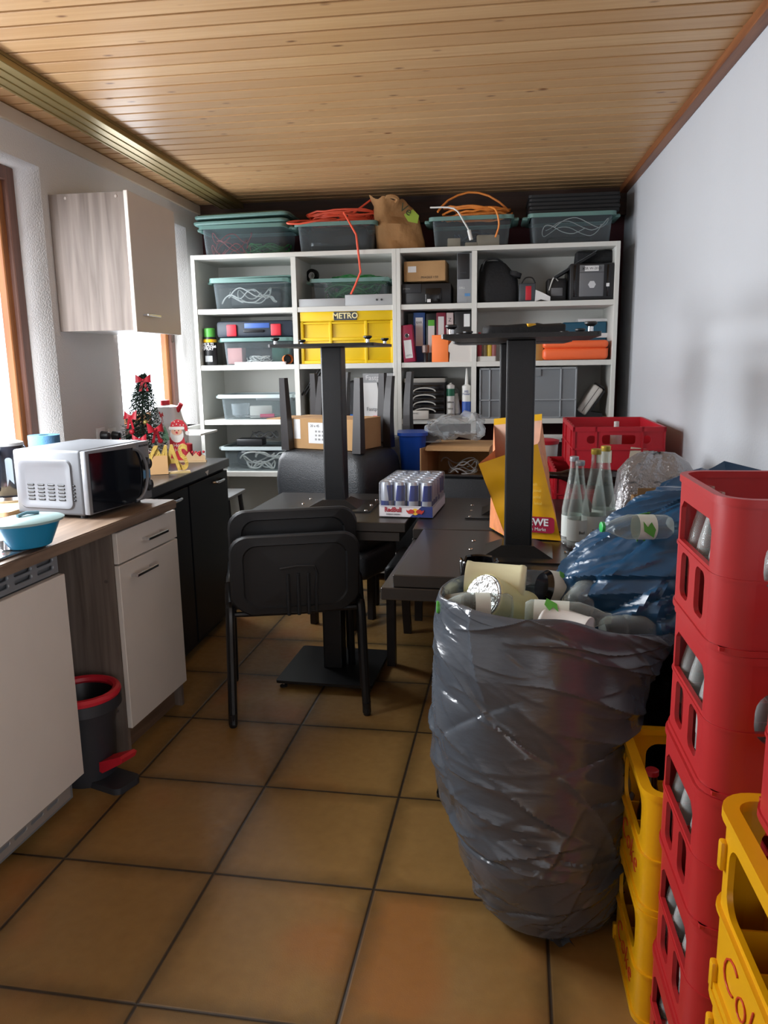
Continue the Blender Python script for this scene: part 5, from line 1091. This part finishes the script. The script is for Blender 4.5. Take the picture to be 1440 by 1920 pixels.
# ================================================================== bags and crates on the right
def plastic(name, col, rough, spec=.5, c2=None, sc_=5):
    m = mat(name, col, rough, 0, .1, sc_, .12, 3, spec, stretch=(8, 8, 22)); return m
import numpy as np
def bagmesh(rings, n, lev, amp, slope, seed, nc=90, L_=.13, w_=.02, lump=.012):
    """rings: list of (z, cx, cy, rx, ry), finely resampled; folds of thin film: sharp slanting creases and soft dents"""
    rs = np.random.RandomState(seed); L = len(rings); A = np.array(rings, float)
    t = np.linspace(0, L-1, lev+1); i = np.minimum(t.astype(int), L-2); f = (t-i)[:, None]
    g = lambda k: A[np.clip(i+k, 0, L-1)]
    a, b_, c_, d_ = g(-1), g(0), g(1), g(2)
    v = .5*(2*b_+(c_-a)*f+(2*a-5*b_+4*c_-d_)*f*f+(3*b_-a-3*c_+d_)*f**3)
    ang = 2*np.pi*np.arange(n)/n; ca, sa = np.cos(ang), np.sin(ang)
    P = np.stack([v[:, 1:2]+v[:, 3:4]*ca, v[:, 2:3]+v[:, 4:5]*sa, np.repeat(v[:, 0:1], n, 1)], -1)
    R0 = (A[:, 3].max()+A[:, 4].max())/2; S = ang*R0; per = 2*np.pi*R0
    step = np.sqrt((np.diff(v[:, 0])**2)+(np.diff((v[:, 3]+v[:, 4])/2))**2); W = np.concatenate([[0], np.cumsum(step)]); H = W[-1]
    D = np.zeros((lev+1, n))
    for k in range(nc*3):
        s0, v0 = rs.rand()*per, rs.rand()*H; sf = 1 if k < nc else .42
        th = slope+(.55 if v0 < H*.36 else 0)+rs.normal()*.36; l = L_*(.4+1.3*rs.rand())*(sf+.1); w2 = w_*(.5+1.2*rs.rand())*sf; w1 = w2*.22; am = amp*(.3+.7*rs.rand())*(1 if rs.rand() < .7 else -.8)*(sf if k < nc else .33)
        ds = (S-s0+per/2) % per-per/2; dv = W-v0
        X = ds[None, :]*np.cos(th)+dv[:, None]*np.sin(th); Y = -ds[None, :]*np.sin(th)+dv[:, None]*np.cos(th)
        Y = Y+.1*X*X/l*(1 if k % 2 else -1)
        tp = np.clip(1-(X/l)**2, 0, 1)
        D += am*tp*np.where(Y >= 0, np.exp(-np.clip(Y, 0, 9)/w2), np.exp(-np.clip(-Y, 0, 9)/w1))
    for k in range(26):
        s0, v0 = rs.rand()*per, rs.rand()*H; ds = (S-s0+per/2) % per-per/2; dv = W-v0; q = .05+.06*rs.rand()
        D += lump*rs.normal()*.8*np.exp(-((ds[None, :]/q)**2+(dv[:, None]/(q*.7))**2))
    D = np.tanh(D/(2.2*amp))*2.2*amp
    D *= np.minimum(1, np.arange(lev+1)/lev*7+.12)[:, None]
    P[..., 0] += ca*D; P[..., 1] += sa*D; P[..., 2] += .25*D
    P[..., 2] = np.maximum(P[..., 2], A[0, 0])
    return [[V(p) for p in r] for r in P.tolist()]
GB = plastic('grey_bin_liner', '4a5058', .2, .7)
gx, gy = .12, 1.84
rings = [(.004, gx+.05, gy-.03, .13, .12), (.03, gx+.045, gy-.03, .165, .155), (.1, gx+.035, gy-.032, .185, .18), (.22, gx+.02, gy-.03, .215, .215), (.36, gx+.0, gy, .237, .235), (.5, gx-.005, gy, .243, .24), (.62, gx-.0, gy, .243, .243), (.7, gx+.0, gy, .24, .24), (.765, gx+.005, gy+.01, .245, .238), (.805, gx+.01, gy+.01, .248, .24), (.815, gx+.01, gy+.01, .238, .228), (.785, gx+.01, gy+.01, .222, .212), (.752, gx+.01, gy+.01, .205, .2), (.742, gx+.01, gy, .1, .1)]
R = bagmesh(rings, 340, 380, .012, -.28, 3, 190, .13, .02)
def droop(p):
    k = max(0, min(1, (p.z-.5)/.3)); u = (p.x-gx)/.24; w_ = (p.y-gy)/.24
    return p+V((.06*k*max(0, u)**2, 0, k*(.013-.011*w_-.03*max(0, u)-.045*max(0, u)**2*(1 if w_ < .3 else .4)+.012*NZ.noise(V((u*2, w_*2, 7))))))
R = [[droop(p) for p in r] for r in R]
b = MB().loft(R, True, True)
o = thing('rubbish_bag', 'large full grey bin liner of empty bottles standing open on the tiles', 'rubbish bag', (gx, gy, 0)); b.xf(M4.Translation((-gx, -gy, 0))); b.obj('bag_skin', GB, o)
p = at(1045, 1755, Z=.01)
q = MB(); q.loft([[(x*w_+.02*t, -.02-.07*t, .012+.012*math.cos(x*9+t*4)*.7+.008*(1-t)) for x in [i/8-.5 for i in range(9)]] for t, w_ in ((0, .09), (.3, .05), (.6, .035), (1, .06))], closed=False); bmesh.ops.solidify(q.bm, geom=q.bm.faces[:], thickness=.002)
q.xf(M4.Translation((p.x-gx-.01, p.y-gy+.06, 0))); q.obj('knot_tail', GB, o)
# ---- what sticks out of the grey bag
def pet(label, px, z, axis, L_, r, body, lab=None, labm=None, cap=None, name='plastic_bottle', cat='bottle', kind='bottle', grp='empties in the grey bag', txt=None):
    p = at(*px, Z=z); ax = V(axis).normalized(); q = ax.to_track_quat('Z', 'Y')
    o = thing(name, label, cat, p, group=grp, rot=tuple(q.to_euler()))
    if kind == 'bottle': pr = [(r*.8, 0), (r, .012), (r, L_*.3), (r*.96, L_*.32), (r, L_*.34), (r, L_*.62), (r*.75, L_*.76), (r*.4, L_*.9), (r*.36, L_*.97)]
    else: pr = [(r*.92, 0), (r, .006), (r, L_*.1), (r*.97, L_*.12), (r*.9, L_*.9), (r*.94, L_*.95), (r*.94, L_)]
    MB().lathe(pr, n=32).obj('bottle_body' if kind == 'bottle' else 'cup_body', body, o)
    if lab:
        l_ = MB().lathe([(r*1.012, L_*lab[0]), (r*1.012, L_*lab[1])], n=32, c0=False, c1=False).obj('printed_label', labm, o)
        if txt: 
            q = MB()
            for a in (0, 2.1, 4.2): q.prism([(-.02, -.012), (.0, -.016), (.018, -.004), (.006, .004), (.02, .016), (-.004, .012)], 'z', 0, .0006, M4.Rotation(a, 4, 'Z') @ frame((r*1.015, 0, L_*(lab[0]+lab[1])/2), (0, 1, 0), (0, 0, 1)))
            q.obj('green_print', txt, l_)
    if cap: MB().lathe([(r*.42, L_*.96), (r*.42, L_), (r*.36, L_*1.005)], n=20).obj('cap', cap, o)
    return o
CPET = clear('clear_pet', 'cfdad6', .12, .08, .5); DPET = mat('dark_pet', '0d0e11', .12, spec=.7); YPET = mat('pale_yellow_pet', 'd6d29a', .3); CREAM = mat('cream_cup', 'dcd8b2', .4)
LABG = mat('pale_label', 'cfd6cc', .5); PRG = mat('green_print', '4f9a3a', .5); SILF = mat('silver_foil', 'a2a2a0', .25, .8, bump=.8, bs=60); CWH = mat('white_cup', 'dcdcd8', .4)
o = pet('pale yellow jar with a crinkled silver foil base at the left of the grey bag', (905, 1118), .82, (.62, .6, -.42), .16, .058, YPET, kind='cup'); MB().lathe([(.054, -.002), (.056, .004), (.05, -.004), (.001, -.003)], n=32).obj('foil_base', SILF, o)
pet('cream cup with a white base lying at the back of the grey bag', (985, 1095), .83, (-.95, .1, .06), .15, .047, CREAM, kind='cup', cap=None)
pet('black bottle with a green and white label at the back of the grey bag', (1015, 1100), .81, (.85, .35, -.22), .24, .045, DPET, (.05, .35), LABG, None, txt=PRG)
pet('clear bottle with a green and white label lying at the front of the grey bag', (985, 1150), .80, (.9, -.1, .0), .2, .034, CPET, (.1, .5), LABG, None, txt=PRG)
pet('white cup lying at the front of the grey bag', (1020, 1160), .79, (.75, -.45, -.1), .11, .04, CWH, kind='cup')
pet('clear bottle leaning to the right in the grey bag', (1075, 1145), .78, (.35, .45, .25), .2, .04, CPET, None, None, None)
pet('clear ribbed bottle at the right rim of the grey bag', (1130, 1185), .75, (.9, .2, .05), .16, .036, CPET, None, None, None)
pet('grey ribbed cup at the left rim of the grey bag', (880, 1135), .795, (-.8, .3, -.2), .07, .035, mat('grey_cup', '6f6f66', .5), kind='cup')
pet('clear bottle with a green cap at the left of the grey bag', (960, 1140), .80, (-.95, -.1, .02), .18, .036, CPET, (.3, .5), LABG, mat('green_cap', '4fa040', .4))
# ---- black bag and blue bags
BB = plastic('black_bin_liner', '08080a', .25, .5); BL = plastic('blue_bin_liner', '1d4362', .3, .6)
R = bagmesh([(.004, .6, 2.03, .16, .15), (.06, .6, 2.03, .2, .2), (.3, .6, 2.04, .215, .23), (.5, .6, 2.04, .21, .23), (.6, .6, 2.04, .19, .2), (.66, .6, 2.04, .1, .1), (.68, .6, 2.04, .02, .02)], 120, 110, .012, .9, 21, 90)
solo('rubbish_bag', 'full black bin liner in the gap between the grey bag and the red crates', 'rubbish bag', MB().loft(R, True, True), BB)
BLU = [(.665, .53, 2.0, .20, .12), (.70, .51, 1.99, .25, .16), (.735, .485, 1.98, .3, .17), (.79, .475, 1.98, .3, .175), (.86, .50, 1.99, .275, .17), (.93, .53, 2.0, .235, .155), (.99, .55, 2.01, .185, .13), (1.03, .57, 2.03, .13, .09), (1.05, .58, 2.04, .06, .05)]
R = bagmesh(BLU, 200, 150, .024, .6, 31, 130, .14, .024, .02)
bb = MB().loft(R, True, True)
o = thing('rubbish_bag', 'blue bin liner of plastic bottles lying on the black bag, nearest the red crates', 'rubbish bag', (.5, 2.0, .66)); bb.xf(M4.Translation((-.5, -2.0, -.66))); bb.obj('bag_skin', BL, o)
R = bagmesh([(.004, .66, 2.46, .12, .16), (.3, .66, 2.46, .13, .19), (.7, .655, 2.46, .135, .19), (.91, .65, 2.45, .14, .17), (.99, .65, 2.44, .12, .12), (1.035, .65, 2.43, .05, .05), (1.05, .65, 2.43, .01, .01)], 110, 110, .016, -.8, 41, 110)
o = thing('rubbish_bag', 'blue bin liner standing behind the first one against the white wall', 'rubbish bag', (.66, 2.46, 0)); MB().loft(R, True, True).xf(M4.Translation((-.66, -2.46, 0))).obj('bag_skin', BL, o)
a, b_, c_ = at(1300, 893, Y=2.3), at(1362, 866, Y=2.3), at(1450, 885, Y=2.3)
q = MB().loft([[(a.x+.02*k-.66, -.14+.03*k, a.z-.07), (a.x+.01-.66, -.16, a.z), (b_.x-.66, -.14, b_.z), (c_.x-.66-.02, -.12, c_.z), (c_.x-.66-.03, -.1, a.z-.07)] for k in (0, 1)], closed=True)
q.obj('bag_tip', BL, o, False)
o = pet('clear bottle with a green cap poking out of the blue bin liner', (1256, 988), .985, (-.93, -.2, .03), .17, .03, CPET, (.25, .5), LABG, mat('bright_green_cap', '2fae58', .35), grp=None, txt=PRG)
pet('bottle with a dark green cap low between the black bag and the red crates', (1262, 1252), .58, (-.9, -.25, 0), .16, .03, CPET, None, None, mat('dark_green_cap', '1a6a38', .35), grp=None)
# ---- carton and silver bag
q = MB().box(.49, .79, 2.78, 3.14, 0, .74, .004)
solo('carton', 'tall brown carton on the floor under the silver insulated bag', 'box', q, CARD)
q = MB(); q.box(.0, .12, .0, .1, .0, .003); q.box(0, .12, 0, .003, 0, .19); q.box(0, .12, .097, .1, 0, .15); q.box(0, .003, 0, .1, 0, .15); q.box(.117, .12, 0, .1, 0, .15)
p = at(1192, 920, Y=2.84); solo('cardboard_box', 'small open cardboard box in front of the silver bag', 'box', q, CARD, (p.x, 2.8, .741), .05, smooth=False)
R = []
for z, s_, dy in ((0, .9, 0), (.02, 1, 0), (.08, 1.0, 0), (.15, .92, .0), (.22, .82, .01), (.26, .7, .015), (.285, .45, .02), (.29, .1, .02)):
    R.append([(x*s_+.02*z/.29+.016*NZ.noise(V((x*14, y*14, z*16))), y*s_+dy+.016*NZ.noise(V((x*14+5, y*14, z*16))), z+(.012*NZ.noise(V((x*20, y*20, 4))) if z > .03 else 0)) for x, y in [(.15*cos(t)*min(1.25, 1/max(abs(cos(t)), abs(sin(t)))), .105*sin(t)*min(1.25, 1/max(abs(cos(t)), abs(sin(t))))) for t in [2*pi*k/64 for k in range(64)]]])
o = thing('insulated_bag', 'crumpled silver insulated bag in front of the white wall', 'bag', (.615, 3.0, .7415), -.05)
MB().loft(R).obj('foil_body', mat('silver_insulation', '9c9a9b', .32, .75, var=.1, bump=1, bs=55), o)
# ---- red stacking crates at the back
def euro(label, x0, y0, z0, labs):
    W, D, H = .38, .58, .2
    o = thing('stacking_crate', label, 'crate', (x0, y0, z0), RD(-1), 'red stacking crates'); RR = mat('crate_red', 'b51727', .42)
    q = MB(); hand = rrect(W/2-.07, W/2+.07, H-.075, H-.035, .012); hl = rrect(.03, .065, H-.075, H-.04, .012); hr = rrect(W-.065, W-.03, H-.075, H-.04, .012)
    q.shape([[(0.006, 0), (W-.006, 0), (W-.006, H), (.006, H)], hand, ell(W/2-.115, H-.055, .02, .018), ell(W/2+.115, H-.055, .02, .018)], .006, FRONT(0, .006, 0)); q.box(.006, W-.006, D-.009, D-.003, 0, H)
    q.box(.003, .009, .004, D-.004, 0, H-.03); q.box(W-.009, W-.003, .004, D-.004, 0, H); q.box(.006, W-.006, .006, D-.006, 0, .006)
    for y in (.1, .2, .29, .38, .48): q.box(.003, .009, y-.025, y+.025, H-.03, H)
    q.obj('crate_body', RR, o, False)
    b = MB()
    for z in (H-.02, H-.1): b.box(-.004, W+.004, -.002, .006, z, z+.006 if z < H-.05 else z+.02); b.box(-.004, .004, -.002, D, z, z+.006 if z < H-.05 else z+.02)
    for x in (-.002, .09, W-.096, W-.006): b.box(x, x+.008, -.002, .006, 0, H)
    for y in (.0, .12, .4, D-.01): b.box(-.004, .004, y, y+.008, 0, H)
    b.box(W-.004, W+.004, -.002, D, H-.02, H); b.box(0, W, D-.006, D+.002, H-.02, H); b.obj('rim_and_ribs', RR, o, False)
    for (x, z, w, h, r_) in labs: MB().box(-w/2, w/2, -.0006, .0006, -h/2, h/2, m=M4.Translation((x, -.0008+.003, z)) @ M4.Rotation(r_, 4, 'Y')).obj('paper_label', mat('aged_label', 'cfc3ae', .7), o, False)
    return o
p = at(1076, 808, Y=3.44)
euro('lower red stacking crate on the low table, shifted to the left', p.x-.07, 3.46, .6905, ())
euro('upper red stacking crate with two paper labels in front of the white wall', p.x, 3.44, .8915, ((.125, .075, .075, .06, 0), (.275, .08, .075, .06, .12)))
solo('white_bottle', 'white bottle lying inside the upper red stacking crate', 'bottle', MB().lathe([(.03, 0), (.034, .01), (.034, .16), (.014, .2), (.014, .23)], n=24), WHITE, (p.x+.12, 3.8, .9335), rot=(0, pi/2, 0))
solo('white_bottle', 'small white bottle standing inside the upper red stacking crate', 'bottle', MB().lathe([(.025, 0), (.027, .01), (.027, .14), (.012, .155), (.012, .188)], n=24), WHITE, (p.x+.235, 3.8, .898))
# brown bottle lying across in front of the lower crate
p0, p1 = at(1168, 897, Y=3.405), at(1020, 890, Y=3.405)
d = (p1-p0); o = thing('wine_bottle', 'dark brown bottle lying across in front of the lower red crate', 'bottle', p0, rot=tuple(d.to_track_quat('Z', 'Y').to_euler())); Lb = d.length
MB().lathe([(.028, 0), (.035, .008), (.036, Lb*.55), (.034, Lb*.66), (.018, Lb*.78), (.0145, Lb*.85), (.0145, Lb)], n=32).obj('bottle_body', mat('brown_glass', '1c0d0c', .1, spec=.7), o); MB().lathe([(.0368, Lb*.25), (.0368, Lb*.5)], n=32, c0=False, c1=False).obj('label', mat('dark_label', '3a2420', .5), o)
solo('crate_stand', 'narrow dark carton supporting the lying brown bottle', 'box', MB().box(-.035, .035, -.02, .02, 0, .863-.0, .002), BLK, (p0.x-.07, 3.415, 0))
# ---- drinks crates
def pcrate(label, loc, kind, rz=0, first={}):
    col = {'red': mat('crate_soft_red', 'b12427', .42, var=.05), 'yellow': mat('crate_soft_yellow', 'e0a505', .38, var=.05)}[kind]
    if kind in first: return dup(first[kind], label, loc, rz)
    W, D, H = (.4, .3, .2365) if kind == 'red' else (.4, .3, .268)
    o = thing('drinks_crate', label, 'crate', loc, rz, kind+' drinks crates'); T = .008; cr_ = .052 if kind == 'red' else .04
    q = MB()
    # corner columns
    for cx, cy, a0 in ((cr_, cr_, 180), (W-cr_, cr_, 270), (W-cr_, D-cr_, 0), (cr_, D-cr_, 90)):
        arc = [(cx+(cr_-k)*cos(RD(a0+t)), cy+(cr_-k)*sin(RD(a0+t))) for k in (0,) for t in range(0, 91, 15)]+[(cx+(cr_-T)*cos(RD(a0+t)), cy+(cr_-T)*sin(RD(a0+t))) for t in range(90, -1, -15)]
        q.prism(arc, 'z', 0, H-.002)
    def face(m, w):
        # w: flat width between the columns (local X from 0 to w)
        out = [(0, 0), (w, 0), (w, H-.002), (0, H-.002)]
        if kind == 'red':
            wd = [(.004, H*.52), (w-.004, H*.52), (w-.004, H*.76), (w-.02, H*.82), (.02, H*.82), (.004, H*.76)] if w < .25 else rrect(.008, w-.008, H*.4, H*.78, .035)
            nsl = 2; st = (w-.01)/nsl; hs = [wd]+[rrect(.005+st*k+.019, .005+st*(k+1)-.019, H*.12, H*.45, .015) for k in range(nsl)]
            if w > .25: hs = [wd]
        else:
            hs = [rrect(.014, w-.014, H*.5, H*.86, .028)]
        q.shape([out]+hs, T, m)
    face(LEFTF(T/2, D-cr_, 0), D-2*cr_); face(RIGHTF(W-T/2, cr_, 0), D-2*cr_)
    face(FRONT(cr_, T/2, 0), W-2*cr_); face(frame((W-cr_, D-T/2, 0), (-1, 0, 0), (0, 0, 1)), W-2*cr_)
    q.box(.01, W-.01, .01, D-.01, .004, .01)
    q.obj('crate_body', col, o)
    b = MB(); R0 = rrect(0, W, 0, D, cr_, 6)
    def band(z0, z1, g, t=.006):
        A = rrect(-g, W+g, -g, D+g, cr_+g, 6); B = rrect(t, W-t, t, D-t, cr_-t, 6)
        b.loft([[(x, y, z0) for x, y in B], [(x, y, z0) for x, y in A], [(x, y, z1) for x, y in A], [(x, y, z1) for x, y in B], [(x, y, z0) for x, y in B]], False, False)
    if kind == 'red':
        band(H-.012, H, .003, .01); band(0, .01, .003); band(H*.475, H*.495, .002)
    else:
        band(H-.014, H, .007, .014); band(0, .012, .005); band(H*.445, H*.465, .006)
        for y in (D-cr_+.004,):
            for z in (H*.06, H*.74): b.box(-.008, .002, y-.007, y+.007, z-.018, z+.024, .0035)
    b.obj('rims', col, o)
    dv = MB()
    for k in range(1, 4): dv.box(.012, W-.012, k*D/4-.0015, k*D/4+.0015, .011, H*(.42 if kind == 'red' else .45))
    for k in range(1, 6): dv.box(k*W/6-.0015, k*W/6+.0015, .012, D-.012, .011, H*(.42 if kind == 'red' else .45))
    dv.obj('dividers', col, o, False)
    if kind == 'yellow':
        MB().text('Coke', .078, .002, LEFTF(-.0012, D/2, H*.24) @ M4(((1, .3, 0, 0), (0, 1, 0, 0), (0, 0, 1, 0), (0, 0, 0, 1))), bold=-.0022).obj('lettering', mat('coke_red', 'c03a1c', .45), o, False)
    first[kind] = o; return o
gb0 = None
def smallb(label, x, y, z, rz=0):
    global gb0
    if gb0 is None:
        gb0 = thing('glass_bottle', label, 'bottle', (x, y, z), rz, 'small glass bottles in the red crates')
        r, h = .0285, .205
        MB().lathe([(r*.9, 0), (r, .005), (r, .1), (r*.85, .125), (r*.5, .165), (r*.4, .18), (r*.4, h), (r*.3, h), (r*.3, .18), (r*.42, .165), (r*.77, .125), (r*.92, .1), (r*.92, .01), (r*.2, .012)], n=24).obj('bottle_body', clear('empty_bottle_glass', 'e9eeed', .06, .05, .5), gb0)
        MB().lathe([(r*1.015, .045), (r*1.015, .088)], n=24, c0=False, c1=False).obj('paper_label', mat('grey_bottle_label', '9ea09e', .5), gb0)
        return gb0
    return dup(gb0, label, (x, y, z), rz)
RX, RY = .338, 1.148; names = ('lowest', 'second from bottom', 'middle', 'second from top', 'topmost')
for k in range(5):
    z = .2372*k+.0004
    pcrate('soft red drinks crate, %s of the tall red stack of five' % names[k], (RX+.004*(k % 2), RY, z), 'red')
    for i, (x, y, lb) in enumerate(((.04, .245, 'rear'), (.04, .185, 'middle'), (.04, .115, 'front'))):
        smallb('empty clear bottle, %s one behind the side window, %s red crate' % (lb, names[k]), RX+x+.002, RY+y, z+.0115, i)
    if k >= 3: smallb('empty clear bottle behind the front window, %s red crate' % names[k], RX+.1, RY+.045, z+.0115, 1)
YX, YY = .322, 1.452
for k in range(2):
    pcrate('yellow drinks crate behind the red stack, %s of two' % ('lower', 'upper')[k], (YX, YY, .2685*k+.0004), 'yellow')
for i, (x, y, lb) in enumerate(((.05, .09, 'front'), (.05, .2, 'rear'), (.11, .15, 'middle'))):
    o = thing('glass_bottle', 'dark cola bottle with a red cap in the upper far yellow crate, %s one' % lb, 'bottle', (YX+x, YY+y, .2805), 0, 'cola bottles')
    MB().lathe([(.026, 0), (.0275, .004), (.026, .05), (.0275, .1), (.02, .14), (.012, .17), (.012, .2)], n=24).obj('bottle_body', mat('cola_bottle', '2a1410', .12, spec=.7), o); MB().lathe([(.0145, .192), (.0145, .203), (.012, .205)], n=20).obj('cap', mat('cap_red', 'b8283a', .4), o)
NX_, NY_ = .318, .71
for k in range(3):
    pcrate('yellow drinks crate in the right foreground, %s of three' % ('lowest', 'middle', 'topmost')[k], (NX_, NY_, .2685*k+.0004), 'yellow')
p = at(1403, 1495, Z=.808)
pcrate('soft red drinks crate on the yellow stack in the right foreground', (p.x+.0, p.y-.3, .8062), 'red')
